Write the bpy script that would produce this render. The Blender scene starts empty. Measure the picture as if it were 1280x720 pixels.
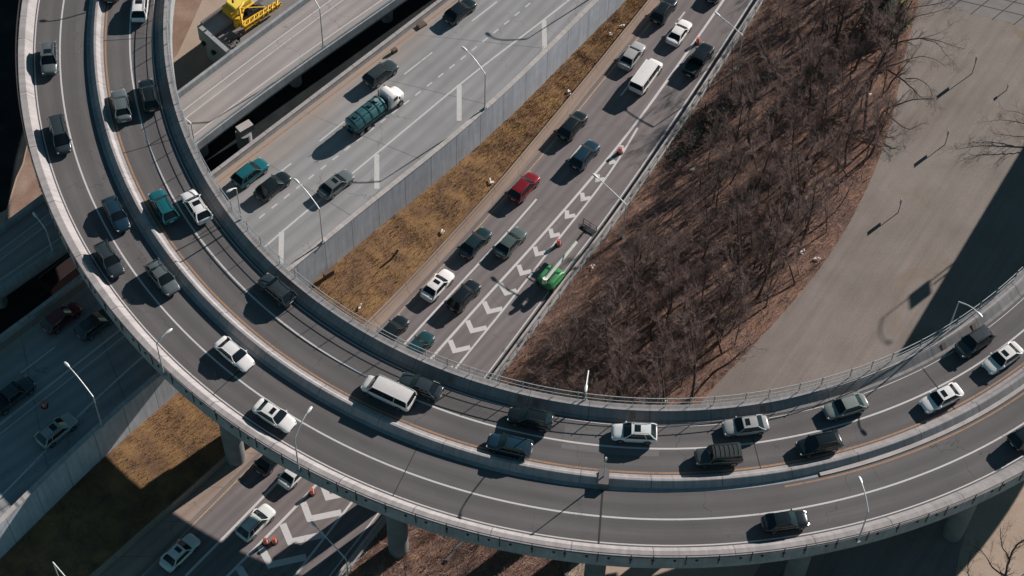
import bpy, bmesh, math, random
from mathutils import Vector, Matrix
random.seed(7)
S = bpy.context.scene
C = S.collection
PI = math.pi
rad = math.radians

# ------------------------------------------------------------------ survey
# The photo was surveyed into a metric plan: W() turns a photo pixel seen at a
# known height into a world point, so every kerb and wall gets its true position.
F, TH, ROLL, ZC = 2500.0, rad(56.4), rad(2.0), 202.24
CR, SR = math.cos(ROLL), math.sin(ROLL)
def W(u, v, z=0.0):
    a, b = u-640.0, 360.0-v
    a, b = CR*a-SR*b, SR*a+CR*b
    d = (a/F, math.cos(TH)+b/F*math.sin(TH), -math.sin(TH)+b/F*math.cos(TH))
    t = (z-ZC)/d[2]
    return Vector((d[0]*t, d[1]*t, z))
DECK = 13.7           # ramp road level
UP = 5.0              # upper highway level
CX, CY = 14.742, 168.42
RA, RB = 71.75, 63.27

# ------------------------------------------------------------------ helpers
def tag(o, label=None, cat=None, group=None, kind=None):
    if label: o['label'] = label
    if cat: o['category'] = cat
    if group: o['group'] = group
    if kind: o['kind'] = kind
    return o
def link(o, parent=None):
    C.objects.link(o)
    if parent is not None: o.parent = parent
    return o
def empty(name, loc=(0, 0, 0), rz=0.0, label=None, cat=None, group=None):
    o = bpy.data.objects.new(name, None)
    o.empty_display_size = 0.3
    link(o); o.location = loc; o.rotation_euler = (0, 0, rz)
    return tag(o, label, cat, group)
class MB:
    """collects geometry for one mesh"""
    def __init__(s): s.v = []; s.f = []; s.uv = []; s.sm = []
    def add(s, vs, fs, uvs=None, smooth=False):
        n = len(s.v); s.v += [tuple(p) for p in vs]
        for i, f in enumerate(fs):
            s.f.append([n+k for k in f]); s.sm.append(smooth)
            s.uv.append([uvs[k] for k in f] if uvs else [(0, 0)]*len(f))
    def box(s, c, size, rz=0.0, mat=None):
        x, y, z = size[0]/2, size[1]/2, size[2]/2
        vs = [Vector((a*x, b*y, d*z)) for a, b, d in ((-1,-1,-1),(1,-1,-1),(1,1,-1),(-1,1,-1),(-1,-1,1),(1,-1,1),(1,1,1),(-1,1,1))]
        R = Matrix.Rotation(rz, 3, 'Z') if mat is None else mat
        vs = [R @ p + Vector(c) for p in vs]
        s.add(vs, [(3,2,1,0),(4,5,6,7),(0,1,5,4),(1,2,6,5),(2,3,7,6),(3,0,4,7)])
    def tube(s, pts, rs, n=6, caps=True, smooth=True):
        pts = [Vector(p) for p in pts]
        if not hasattr(rs, '__len__'): rs = [rs]*len(pts)
        vs = []; m = len(pts)
        up0 = None
        for i, p in enumerate(pts):
            d = (pts[min(i+1, m-1)]-pts[max(i-1, 0)])
            if d.length < 1e-9: d = Vector((0, 0, 1))
            d.normalize()
            if up0 is None:
                up0 = Vector((0, 0, 1)) if abs(d.z) < .9 else Vector((1, 0, 0))
            a = d.cross(up0)
            if a.length < 1e-6: a = d.cross(Vector((0, 1, 0)))
            a.normalize(); b = a.cross(d); up0 = b
            for k in range(n):
                t = 2*PI*k/n
                vs.append(p+(a*math.cos(t)+b*math.sin(t))*rs[i])
        fs = []
        for i in range(m-1):
            for k in range(n):
                k2 = (k+1) % n
                fs.append((i*n+k, i*n+k2, (i+1)*n+k2, (i+1)*n+k))
        s.add(vs, fs, smooth=smooth)
        if caps:
            s.add([vs[k] for k in range(n)], [tuple(range(n-1, -1, -1))])
            s.add([vs[(m-1)*n+k] for k in range(n)], [tuple(range(n))])
    def bar(s, a, b, r, n=6): s.tube([a, b], r, n)
    def grid(s, rows, smooth=True, close=False):
        """rows: list of equal-length rings"""
        n = len(rows[0]); vs = [p for r in rows for p in r]; fs = []
        for i in range(len(rows)-1):
            for k in range(n if close else n-1):
                k2 = (k+1) % n
                fs.append((i*n+k, i*n+k2, (i+1)*n+k2, (i+1)*n+k))
        s.add(vs, fs, smooth=smooth)
    def mesh(s, name):
        me = bpy.data.meshes.new(name)
        me.from_pydata(s.v, [], s.f)
        me.polygons.foreach_set('use_smooth', s.sm)
        ul = me.uv_layers.new(name='UVMap')
        flat = []
        for u in s.uv:
            for q in u: flat += [q[0], q[1]]
        ul.data.foreach_set('uv', flat)
        me.update()
        return me
    def build(s, name, mat, parent=None, loc=None, fix=True):
        me = s.mesh(name)
        if fix:
            bm = bmesh.new(); bm.from_mesh(me)
            bmesh.ops.recalc_face_normals(bm, faces=bm.faces[:]); bm.to_mesh(me); bm.free()
        if mat: me.materials.append(mat)
        o = bpy.data.objects.new(name, me); link(o, parent)
        if loc is not None: o.location = loc
        return o

def resample(pts, step=2.0):
    """Catmull-Rom through pts, evenly spaced"""
    P = [Vector(p) for p in pts]
    P = [P[0]*2-P[1]]+P+[P[-1]*2-P[-2]]
    dense = []
    for i in range(1, len(P)-2):
        for k in range(24):
            t = k/24
            a, b, c, d = P[i-1], P[i], P[i+1], P[i+2]
            # centripetal-ish: scale tangents by local chord
            l = (c-b).length
            m1 = (c-a)/max((c-b).length+(b-a).length, 1e-6)*l
            m2 = (d-b)/max((d-c).length+(c-b).length, 1e-6)*l
            t2, t3 = t*t, t*t*t
            dense.append(b*(2*t3-3*t2+1)+m1*(t3-2*t2+t)+c*(-2*t3+3*t2)+m2*(t3-t2))
    dense.append(P[-2])
    L = [0.0]
    for i in range(1, len(dense)): L.append(L[-1]+(dense[i]-dense[i-1]).length)
    n = max(2, int(L[-1]/step)+1)
    out = []; j = 0
    for i in range(n):
        s_ = L[-1]*i/(n-1)
        while j < len(L)-2 and L[j+1] < s_: j += 1
        q = (s_-L[j])/max(L[j+1]-L[j], 1e-9)
        out.append(dense[j].lerp(dense[j+1], q))
    return out
def smooth(pts, k=4):
    for _ in range(k):
        pts = [pts[0]]+[(pts[i-1]+pts[i]*2+pts[i+1])/4 for i in range(1, len(pts)-1)]+[pts[-1]]
    return pts
def px(pts, z=0.0, step=2.0, sm=10):
    return smooth(resample([W(a, b, z) for a, b in pts], step), sm)
def normals(poly):
    out = []
    for i in range(len(poly)):
        d = poly[min(i+1, len(poly)-1)]-poly[max(i-1, 0)]
        d = Vector((d.x, d.y, 0)).normalized()
        out.append(Vector((d.y, -d.x, 0)))        # right-hand side of travel
    return out
def offset(poly, d, z=None):
    N = normals(poly)
    r = [p+n*d for p, n in zip(poly, N)]
    if z is not None: r = [Vector((p.x, p.y, z)) for p in r]
    return r
def lengths(poly):
    L = [0.0]
    for i in range(1, len(poly)): L.append(L[-1]+(poly[i]-poly[i-1]).length)
    return L
def sub(poly, s0, s1, step=1.0):
    """piece of a polyline between arc lengths"""
    L = lengths(poly); out = []
    n = max(2, int((s1-s0)/step)+1)
    for i in range(n):
        s_ = min(max(s0+(s1-s0)*i/(n-1), 0), L[-1])
        j = 0
        while j < len(L)-2 and L[j+1] < s_: j += 1
        out.append(poly[j].lerp(poly[j+1], (s_-L[j])/max(L[j+1]-L[j], 1e-9)))
    return out
def project(poly, p):
    """arc length of the point on poly nearest p (xy)"""
    L = lengths(poly); best = (1e9, 0)
    for i in range(len(poly)-1):
        a, b = poly[i], poly[i+1]
        ab = Vector((b.x-a.x, b.y-a.y)); ap = Vector((p.x-a.x, p.y-a.y))
        t = min(max(ap.dot(ab)/max(ab.length_squared, 1e-9), 0), 1)
        d = (ap-ab*t).length
        if d < best[0]: best = (d, L[i]+t*ab.length, math.atan2(ab.y, ab.x))
    return best
def strip(mb, A, B, z=None, cols=4):
    """surface between two polylines; UV in metres along / across"""
    n = max(len(A), len(B))
    LA, LB = lengths(A)[-1], lengths(B)[-1]
    A = sub(A, 0, LA, LA/(n-1)*.9999) if len(A) != n else A
    B = sub(B, 0, LB, LB/(n-1)*.9999) if len(B) != n else B
    n = min(len(A), len(B))
    L = lengths(A); vs = []; uv = []
    for i in range(n):
        for k in range(cols+1):
            t = k/cols
            p = A[i].lerp(B[i], t)
            if z is not None: p = Vector((p.x, p.y, z))
            vs.append(p); uv.append((L[i], (B[i]-A[i]).length*t))
    fs = []
    for i in range(n-1):
        for k in range(cols):
            a = i*(cols+1)+k
            fs.append((a, a+1, a+cols+2, a+cols+1))
    mb.add(vs, fs, uv)
def ribbon(mb, poly, w, z): strip(mb, offset(poly, -w/2), offset(poly, w/2), z, 1)
def sweep(mb, poly, prof, smooth_=False, z0=0.0, useZ=False):
    """closed profile [(lateral, z)] swept along poly"""
    N = normals(poly); L = lengths(poly); n = len(prof); vs = []; uv = []
    per = [0.0]
    for i in range(1, n): per.append(per[-1]+math.hypot(prof[i][0]-prof[i-1][0], prof[i][1]-prof[i-1][1]))
    for i, p in enumerate(poly):
        for k, (a, z) in enumerate(prof):
            q = p+N[i]*a
            vs.append(Vector((q.x, q.y, (p.z if useZ else z0)+z))); uv.append((L[i], per[k]))
    fs = []
    for i in range(len(poly)-1):
        for k in range(n):
            k2 = (k+1) % n
            fs.append((i*n+k, i*n+k2, (i+1)*n+k2, (i+1)*n+k))
    fs.append(tuple(range(n))); fs.append(tuple((len(poly)-1)*n+k for k in range(n-1, -1, -1)))
    mb.add(vs, fs, uv)
def poly_face(mb, pts):
    mb.add(pts, [tuple(range(len(pts)))], [(p[0], p[1]) for p in pts])

# ------------------------------------------------------------------ materials
def new_mat(name):
    m = bpy.data.materials.new(name); m.use_nodes = True
    nt = m.node_tree; b = nt.nodes['Principled BSDF']
    return m, nt, b
def node(nt, t, **kw):
    n = nt.nodes.new(t)
    for k, v in kw.items(): setattr(n, k, v)
    return n
def col4(c): return (c[0], c[1], c[2], 1)
def simple(name, c, rough=.6, metal=0.0, coat=0.0, var=0.12, scale=3.0, spec=.5):
    m, nt, b = new_mat(name)
    tc = node(nt, 'ShaderNodeTexCoord'); nz = node(nt, 'ShaderNodeTexNoise')
    nz.inputs['Scale'].default_value = scale; nz.inputs['Detail'].default_value = 6
    nt.links.new(tc.outputs['Object'], nz.inputs['Vector'])
    r = node(nt, 'ShaderNodeValToRGB')
    r.color_ramp.elements[0].position = .3; r.color_ramp.elements[1].position = .7
    r.color_ramp.elements[0].color = col4([x*(1-var) for x in c])
    r.color_ramp.elements[1].color = col4([min(1, x*(1+var)) for x in c])
    nt.links.new(nz.outputs['Fac'], r.inputs['Fac'])
    nt.links.new(r.outputs['Color'], b.inputs['Base Color'])
    b.inputs['Roughness'].default_value = rough; b.inputs['Metallic'].default_value = metal
    b.inputs['Coat Weight'].default_value = coat; b.inputs['Specular IOR Level'].default_value = spec
    return m
def mixc(nt, fac, a, b, mode='MIX'):
    n = node(nt, 'ShaderNodeMix', data_type='RGBA', blend_type=mode)
    if hasattr(fac, 'is_output'): nt.links.new(fac, n.inputs[0])
    else: n.inputs[0].default_value = fac
    for i, x in ((6, a), (7, b)):
        if hasattr(x, 'is_output'): nt.links.new(x, n.inputs[i])
        else: n.inputs[i].default_value = col4(x)
    return n.outputs[2]
def noise(nt, vec, scale, detail=5, rough=.55, mp=None, dist=0.0):
    if mp:
        m = node(nt, 'ShaderNodeMapping'); m.inputs['Scale'].default_value = mp
        nt.links.new(vec, m.inputs['Vector']); vec = m.outputs['Vector']
    n = node(nt, 'ShaderNodeTexNoise'); n.inputs['Scale'].default_value = scale
    n.inputs['Detail'].default_value = detail; n.inputs['Roughness'].default_value = rough
    n.inputs['Distortion'].default_value = dist
    nt.links.new(vec, n.inputs['Vector']); return n.outputs['Fac']
def ramp(nt, fac, stops):
    r = node(nt, 'ShaderNodeValToRGB'); e = r.color_ramp.elements
    while len(e) < len(stops): e.new(.5)
    for k, (p, c) in enumerate(stops):
        e[k].position = p; e[k].color = col4(c) if hasattr(c, '__len__') else (c, c, c, 1)
    nt.links.new(fac, r.inputs['Fac']); return r.outputs['Color']
def math_(nt, op, a, b=None, clamp=False):
    n = node(nt, 'ShaderNodeMath', operation=op); n.use_clamp = clamp
    for i, x in enumerate((a, b)):
        if x is None: continue
        if hasattr(x, 'is_output'): nt.links.new(x, n.inputs[i])
        else: n.inputs[i].default_value = x
    return n.outputs[0]
def bump(nt, b, h, s=.3, d=.02):
    n = node(nt, 'ShaderNodeBump'); n.inputs['Strength'].default_value = s; n.inputs['Distance'].default_value = d
    nt.links.new(h, n.inputs['Height']); nt.links.new(n.outputs['Normal'], b.inputs['Normal'])

def road_mat(name, c, lane=3.5, phase=0.0, streak=.25, joints=0.0, patch=.15, dust=None):
    """worn road: streaks along travel, wheel paths, patches, cracks; UV in metres"""
    m, nt, b = new_mat(name)
    tc = node(nt, 'ShaderNodeTexCoord'); uv = tc.outputs['UV']; ob = tc.outputs['Object']
    st = noise(nt, uv, 1.0, 6, .6, (.035, .9, 1))
    st2 = noise(nt, uv, 1.0, 4, .6, (.15, 3.5, 1))
    big = noise(nt, ob, .12, 5, .6)
    fine = noise(nt, ob, 14, 3, .7)
    base = mixc(nt, ramp(nt, st, [(.3, 0.0), (.7, 1.0)]), [x*(1-streak) for x in c], [x*(1+streak) for x in c])
    base = mixc(nt, .35, base, ramp(nt, st2, [(.3, [x*.6 for x in c]), (.7, [x*1.45 for x in c])]))
    base = mixc(nt, patch*2, base, ramp(nt, big, [(.35, [x*.7 for x in c]), (.65, [x*1.25 for x in c])]))
    base = mixc(nt, .25, base, ramp(nt, fine, [(.3, [x*.55 for x in c]), (.7, [x*1.5 for x in c])]))
    # oil / wheel darkening between lanes
    sx = node(nt, 'ShaderNodeSeparateXYZ'); nt.links.new(uv, sx.inputs[0])
    w = math_(nt, 'SINE', math_(nt, 'MULTIPLY', math_(nt, 'ADD', sx.outputs[1], phase), 4*PI/lane))
    w = math_(nt, 'MULTIPLY', math_(nt, 'ADD', w, 1.0), .5)
    base = mixc(nt, math_(nt, 'MULTIPLY', w, .32), base, [x*.55 for x in c])
    # sealed cracks
    vo = node(nt, 'ShaderNodeTexVoronoi', feature='DISTANCE_TO_EDGE'); vo.inputs['Scale'].default_value = .11
    dn = node(nt, 'ShaderNodeTexNoise'); dn.inputs['Scale'].default_value = .6
    nt.links.new(ob, dn.inputs['Vector'])
    vm = node(nt, 'ShaderNodeVectorMath', operation='ADD'); nt.links.new(ob, vm.inputs[0])
    sc = node(nt, 'ShaderNodeVectorMath', operation='SCALE'); sc.inputs['Scale'].default_value = 3.0
    nt.links.new(dn.outputs['Color'], sc.inputs[0]); nt.links.new(sc.outputs[0], vm.inputs[1])
    nt.links.new(vm.outputs[0], vo.inputs['Vector'])
    cr = ramp(nt, vo.outputs['Distance'], [(.002, 1.0), (.006, 0.0)])
    crm = math_(nt, 'MULTIPLY', cr, ramp(nt, big, [(.45, 0.0), (.6, 1.0)]))
    base = mixc(nt, math_(nt, 'MULTIPLY', crm, .55), base, [x*.3 for x in c])
    if joints:
        fr = math_(nt, 'FRACT', math_(nt, 'DIVIDE', sx.outputs[0], joints))
        j = math_(nt, 'LESS_THAN', fr, .12/joints)
        base = mixc(nt, math_(nt, 'MULTIPLY', j, .5), base, [x*.35 for x in c])
    if dust:   # (width, colour): dusty edge on the v=0 side
        d = math_(nt, 'SUBTRACT', 1.0, math_(nt, 'DIVIDE', sx.outputs[1], dust[0]), True)
        d = math_(nt, 'MULTIPLY', d, ramp(nt, noise(nt, uv, 1, 5, .6, (.08, .8, 1)), [(.3, .1), (.65, 1.0)]))
        base = mixc(nt, d, base, dust[1])
    nt.links.new(base, b.inputs['Base Color'])
    b.inputs['Roughness'].default_value = .88; b.inputs['Specular IOR Level'].default_value = .25
    bump(nt, b, fine, .25, .01)
    return m
def ground_mat(name, stops, scale=.25, fine=6.0, var=.5, bmp=.4, stains=None):
    m, nt, b = new_mat(name)
    tc = node(nt, 'ShaderNodeTexCoord'); ob = tc.outputs['Object']
    n1 = noise(nt, ob, scale, 8, .62, None, .4)
    n2 = noise(nt, ob, fine, 6, .7)
    n3 = noise(nt, ob, scale*.22, 5, .6)
    base = ramp(nt, n1, stops)
    mid = stops[len(stops)//2][1]
    base = mixc(nt, var*.6, base, mixc(nt, 1.0, base, ramp(nt, n2, [(.3, .45), (.7, 1.6)]), 'MULTIPLY'))
    base = mixc(nt, .5, base, mixc(nt, 1.0, base, ramp(nt, n3, [(.3, .75), (.7, 1.25)]), 'MULTIPLY'))
    if stains:
        s = noise(nt, ob, stains[0], 6, .65, (1, 1, 1), 1.0)
        base = mixc(nt, ramp(nt, s, [(stains[1], 0.0), (stains[1]+.12, stains[3])]), base, stains[2])
    nt.links.new(base, b.inputs['Base Color'])
    b.inputs['Roughness'].default_value = .95; b.inputs['Specular IOR Level'].default_value = .15
    bump(nt, b, n2, bmp, .06)
    return m
def lot_mat():
    m = ground_mat('lot_dirt_tracks', [(.3, (.188, .158, .142)), (.5, (.22, .188, .170)), (.7, (.25, .217, .197))], .12, 5.0, .45, .18, (.06, .58, (.20, .148, .10), .8))
    nt = m.node_tree; b = nt.nodes['Principled BSDF']; src = b.inputs['Base Color'].links[0].from_socket
    ob = node(nt, 'ShaderNodeTexCoord').outputs['Object']
    mp = node(nt, 'ShaderNodeMapping'); mp.inputs['Rotation'].default_value = (0, 0, rad(-58)); nt.links.new(ob, mp.inputs['Vector'])
    t = noise(nt, mp.outputs['Vector'], 1.0, 5, .6, (.03, .9, 1), .3)
    c = mixc(nt, .55, src, mixc(nt, 1.0, src, ramp(nt, t, [(.32, .78), (.5, 1.0), (.7, 1.14)]), 'MULTIPLY'))
    v = node(nt, 'ShaderNodeTexVoronoi'); v.inputs['Scale'].default_value = 1.3; nt.links.new(ob, v.inputs['Vector'])
    c = mixc(nt, ramp(nt, v.outputs['Distance'], [(.05, .35), (.11, 0.0)]), c, (.10, .085, .075))
    nt.links.new(c, b.inputs['Base Color']); return m
def concrete(name, c, seam=0.0, var=.2, streaks=True):
    m, nt, b = new_mat(name)
    tc = node(nt, 'ShaderNodeTexCoord'); ob = tc.outputs['Object']; uv = tc.outputs['UV']
    n1 = noise(nt, ob, .5, 7, .6); n2 = noise(nt, ob, 9, 4, .7)
    base = ramp(nt, n1, [(.3, [x*(1-var) for x in c]), (.7, [x*(1+var) for x in c])])
    base = mixc(nt, .25, base, mixc(nt, 1.0, base, ramp(nt, n2, [(.3, .5), (.7, 1.5)]), 'MULTIPLY'))
    if streaks:   # water staining running down / across the face
        s = noise(nt, uv, 1.0, 5, .6, (2.2, .12, 1))
        base = mixc(nt, .4, base, mixc(nt, 1.0, base, ramp(nt, s, [(.35, .62), (.65, 1.2)]), 'MULTIPLY'))
    if seam:
        sx = node(nt, 'ShaderNodeSeparateXYZ'); nt.links.new(uv, sx.inputs[0])
        fr = math_(nt, 'FRACT', math_(nt, 'DIVIDE', sx.outputs[0], seam))
        j = math_(nt, 'LESS_THAN', fr, .09/seam)
        base = mixc(nt, math_(nt, 'MULTIPLY', j, .75), base, [x*.25 for x in c])
    nt.links.new(base, b.inputs['Base Color'])
    b.inputs['Roughness'].default_value = .85; b.inputs['Specular IOR Level'].default_value = .25
    bump(nt, b, n2, .15, .01)
    return m
def paint_line(name, c, wear=.5, under=(.09, .085, .085)):
    m, nt, b = new_mat(name)
    tc = node(nt, 'ShaderNodeTexCoord'); ob = tc.outputs['Object']
    n1 = noise(nt, ob, 3.5, 6, .7); n2 = noise(nt, ob, .3, 3, .5)
    w = math_(nt, 'ADD', math_(nt, 'MULTIPLY', n1, .7), math_(nt, 'MULTIPLY', n2, .3))
    f = ramp(nt, w, [(.50+.12*(1-wear), 0.0), (.62+.14*(1-wear), .85)])
    base = mixc(nt, f, c, under)
    nt.links.new(base, b.inputs['Base Color']); b.inputs['Roughness'].default_value = .75
    b.inputs['Specular IOR Level'].default_value = .3
    return m
def car_paint():
    m, nt, b = new_mat('car_paint')
    oi = node(nt, 'ShaderNodeObjectInfo'); tc = node(nt, 'ShaderNodeTexCoord')
    n = noise(nt, tc.outputs['Object'], 2.2, 5, .6)
    sz = node(nt, 'ShaderNodeSeparateXYZ'); nt.links.new(tc.outputs['Object'], sz.inputs[0])
    dirt = math_(nt, 'MULTIPLY', ramp(nt, sz.outputs[2], [(.25, .5), (.75, 0.0)]), n)
    c = mixc(nt, .25, oi.outputs['Color'], mixc(nt, 1.0, oi.outputs['Color'], ramp(nt, n, [(.3, .8), (.7, 1.15)]), 'MULTIPLY'))
    c = mixc(nt, math_(nt, 'MULTIPLY', dirt, .55), c, (.10, .098, .095))
    nt.links.new(c, b.inputs['Base Color'])
    b.inputs['Roughness'].default_value = .24; b.inputs['Coat Weight'].default_value = .7
    b.inputs['Coat Roughness'].default_value = .04; b.inputs['Metallic'].default_value = 0
    b.inputs['Specular IOR Level'].default_value = .25
    return m
def glow(name, c, strength):
    m, nt, b = new_mat(name)
    b.inputs['Base Color'].default_value = col4(c); b.inputs['Roughness'].default_value = .1
    b.inputs['Emission Color'].default_value = col4(c); b.inputs['Emission Strength'].default_value = strength
    return m

M = {}
M['ramp_road'] = road_mat('ramp_asphalt', (.128, .118, .120), 4.0, 0.6, .26, 0, .22)
M['upper_road'] = road_mat('upper_highway_pavement', (.285, .279, .283), 3.6, 0.3, .2, 9.0, .22, (5.0, (.36, .27, .21)))
M['lower_road'] = road_mat('lower_highway_asphalt', (.19, .165, .164), 3.6, 0.2, .18, 0, .2)
M['patch'] = road_mat('repaired_asphalt', (.155, .145, .146), 4.0, .6, .1, 0, .1)
M['shoulder'] = road_mat('shoulder_asphalt', (.17, .155, .15), 3.0, 0, .3, 0, .4)
M['gutter'] = road_mat('gutter_concrete', (.30, .225, .185), 4, 0, .3, 6.0, .3)
M['viaduct_road'] = road_mat('viaduct_concrete', (.33, .295, .285), 3.6, .5, .12, 0, .2)
M['lot'] = ground_mat('lot_dirt', [(.3, (.19, .158, .145)), (.5, (.222, .187, .173)), (.7, (.25, .213, .20))], .12, 5.0, .35, .15, (.06, .60, (.215, .155, .10), .8))
M['soil'] = ground_mat('bare_soil', [(.3, (.19, .12, .09)), (.5, (.26, .17, .13)), (.7, (.33, .24, .19))], .25, 5.0, .5, .4)
M['tan'] = ground_mat('tan_ground', [(.3, (.34, .26, .20)), (.5, (.38, .295, .235)), (.7, (.41, .32, .26))], .2, 4.0, .3, .2)
M['litter'] = ground_mat('leaf_litter', [(.25, (.105, .068, .057)), (.45, (.17, .105, .084)), (.6, (.235, .138, .10)), (.75, (.36, .19, .112))], .35, 7.0, .9, .8)
M['black_ground'] = ground_mat('near_black_ground', [(.3, (.011, .015, .017)), (.5, (.018, .022, .024)), (.7, (.030, .034, .034))], .3, 5.0, .4, .2)  # plain near-black ground colour with slight random mottling
M['grass_bed'] = ground_mat('dry_turf', [(.28, (.10, .062, .046)), (.5, (.21, .122, .064)), (.72, (.31, .185, .08))], .4, 7.0, .8, .8)
M['wall'] = concrete('wall_panel_concrete', (.47, .495, .545), 4.5, .10)
M['conc'] = concrete('aged_concrete', (.42, .385, .37), 0, .15)
M['conc_pale'] = concrete('pale_walkway_concrete', (.345, .318, .315), 7.5, .12)
M['conc_mid'] = concrete('weathered_parapet_concrete', (.235, .225, .225), 7.5, .15)
M['conc_grey'] = concrete('grey_girder_concrete', (.30, .31, .32), 0, .18)
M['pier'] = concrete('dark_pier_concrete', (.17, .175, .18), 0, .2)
M['slab'] = concrete('slab_concrete', (.20, .18, .175), 0, .12, False)
M['white'] = paint_line('white_road_paint', (.56, .535, .53), .45)
M['white_worn'] = paint_line('worn_white_road_paint', (.52, .50, .49), .6, (.18, .17, .165))
M['yellow'] = paint_line('yellow_road_paint', (.50, .31, .16), .8)
M['rust'] = paint_line('rusty_dust', (.34, .20, .12), .9, (.13, .115, .11))
M['joint'] = simple('joint_rubber', (.03, .03, .03), .9)
M['paint'] = car_paint()
M['glass'] = simple('car_glass', (.010, .014, .017), .08, 0, .0, .05, 1, .45)
M['tyre'] = simple('tyre_rubber', (.018, .018, .018), .85)
M['rim'] = simple('alloy_rim', (.32, .33, .34), .35, .8)
M['trim'] = simple('black_trim', (.022, .022, .024), .55)
M['lamp_glass'] = simple('headlight_lens', (.62, .64, .66), .12, .2, .5)
M['lamp_on'] = glow('lit_headlight', (1, .97, .9), 6)
M['tail'] = simple('tail_light_lens', (.25, .012, .012), .2, 0, .5)
M['plate'] = simple('number_plate', (.6, .6, .58), .5)
M['steel'] = simple('galvanised_steel', (.36, .38, .39), .5, .5)
M['pole'] = simple('lamp_pole_metal', (.50, .50, .50), .5, .3)
M['pole_pale'] = simple('lamp_head_metal', (.68, .68, .67), .45, .2)
M['fence'] = simple('fence_metal', (.16, .15, .15), .6, .3)
M['fence_dark'] = simple('dark_rail_metal', (.06, .048, .046), .6, .2)
M['fence_pale'] = simple('weathered_fence_rail', (.36, .38, .39), .6, .3)
M['bark'] = simple('tree_bark', (.16, .125, .11), .95, 0, 0, .35, 2)
M['bark_dark'] = simple('dark_bark', (.08, .06, .053), .95, 0, 0, .35, 2)
M['twig'] = simple('twig_bark', (.27, .185, .165), .95, 0, 0, .3, 1)
M['twig_dark'] = simple('dark_twig_bark', (.19, .132, .118), .95, 0, 0, .3, 1)
M['brush'] = simple('dead_brush', (.26, .165, .138), .95, 0, 0, .4, .6)
M['needle'] = simple('evergreen_needles', (.035, .055, .03), .8, 0, 0, .5, .8)
M['needle_y'] = simple('yellow_green_needles', (.14, .13, .04), .8, 0, 0, .4, .8)
M['ivy'] = simple('dark_ivy_leaves', (.045, .052, .042), .8, 0, 0, .4, 2)
M['straw'] = simple('dry_grass_blades', (.265, .168, .082), .9, 0, 0, .45, .35)
M['teal'] = simple('teal_tank_paint', (.035, .135, .15), .4, .2, .4)
M['teal_dark'] = simple('dark_teal_metal', (.02, .06, .07), .5, .3)
M['white_paint'] = simple('white_cab_paint', (.78, .74, .72), .35, 0, .5, .04)
M['green'] = simple('green_machine_paint', (.04, .23, .075), .45, 0, .4, .2)
M['boom_white'] = simple('cream_boom_paint', (.66, .68, .60), .45, 0, .3, .06)
M['dark_metal'] = simple('dark_machine_metal', (.03, .034, .036), .6, .2)
M['yellow_machine'] = simple('yellow_machine_paint', (.72, .42, .02), .45, 0, .4, .12)
M['yellow_pale'] = simple('pale_yellow_machine_paint', (.85, .62, .10), .45, 0, .4, .1)
M['orange'] = simple('orange_drum_plastic', (.62, .09, .05), .6, 0, 0, .1)
M['drum_white'] = simple('white_drum_band', (.7, .68, .66), .6)
M['litter_white'] = simple('white_scrap', (.75, .72, .7), .7)
M['brown_metal'] = simple('rusty_brown_metal', (.12, .075, .055), .8)
M['red_dark'] = simple('dark_red_trailer_paint', (.016, .006, .006), .6)

# ------------------------------------------------------------------ plan lines surveyed from the photo
LH_L = [(935, -155), (812, 0), (715, 120), (665, 179), (639, 212), (505, 359), (462, 402), (307, 550), (220, 627), (115, 720), (20, 803)]
LH_Y = [(925, -112), (800, 40), (725, 130), (685, 182), (480, 407), (320, 572), (242, 650), (165, 728), (90, 803)]
LH_W1 = [(1005, -155), (940, -55), (905, 0), (852, 75), (795, 155), (775, 180), (732, 232), (690, 280), (640, 337), (617, 360), (542, 445), (400, 601), (360, 645), (320, 684), (240, 765)]
LH_W2 = [(797, 160), (788, 180), (771, 203), (755, 228), (740, 248), (720, 271), (700, 296), (681, 320), (656, 353), (639, 376), (572, 457), (442, 625), (402, 677), (362, 728), (330, 768)]
LH_D = [(955, -110), (855, 16), (783, 111), (720, 190), (671, 249), (640, 285), (570, 360), (505, 431), (365, 584), (319, 632), (232, 720), (180, 772)]
LH_R = [(1050, -155), (985, -60), (946, 0), (877, 107), (835, 170), (790, 235), (750, 292), (702, 352), (639, 437), (615, 470), (540, 565), (470, 655), (420, 719), (380, 772)]
UH_W = [(960, -200), (850, -100), (745, 0), (640, 105), (555, 180), (475, 243), (360, 337), (205, 462), (122, 533), (40, 612), (0, 652), (-80, 730)]
UH_S = [(870, -140), (770, -50), (712, 0), (640, 55), (597, 87), (485, 180), (332, 307), (181, 444), (95, 520), (61, 560), (15, 607), (-60, 680)]
UH_D1 = [(800, -110), (690, -19), (635, 27), (507, 129), (455, 169), (331, 267), (152, 411), (0, 530), (-80, 594)]
UH_D2 = [(760, -105), (650, -20), (590, 26), (540, 66), (505, 93), (431, 151), (400, 177), (342, 221), (69, 434), (26, 466), (-60, 530)]
UH_L = [(740, -145), (600, -38), (550, 0), (320, 175), (264, 217), (82, 360), (0, 421), (-90, 486)]
UH_Y = [(750, -132), (615, -32), (570, 0), (335, 180), (280, 222), (95, 366), (10, 430), (-80, 496)]
VR = [(700, -145), (545, -38), (492, 0), (415, 53), (352, 98), (280, 151), (256, 170), (85, 302), (0, 361), (-90, 424)]
VL = [(580, -145), (440, -45), (385, -6), (320, 42), (220, 117), (55, 243), (0, 284), (-90, 350)]
lhL, lhY, lhW1, lhW2, lhD, lhR = (px(q) for q in (LH_L, LH_Y, LH_W1, LH_W2, LH_D, LH_R))
uhW = px(UH_W, UP+1.0); uhS, uhD1, uhD2, uhY = (px(q, UP) for q in (UH_S, UH_D1, UH_D2, UH_Y))
uhL = px(UH_L, UP+1.0)
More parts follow.
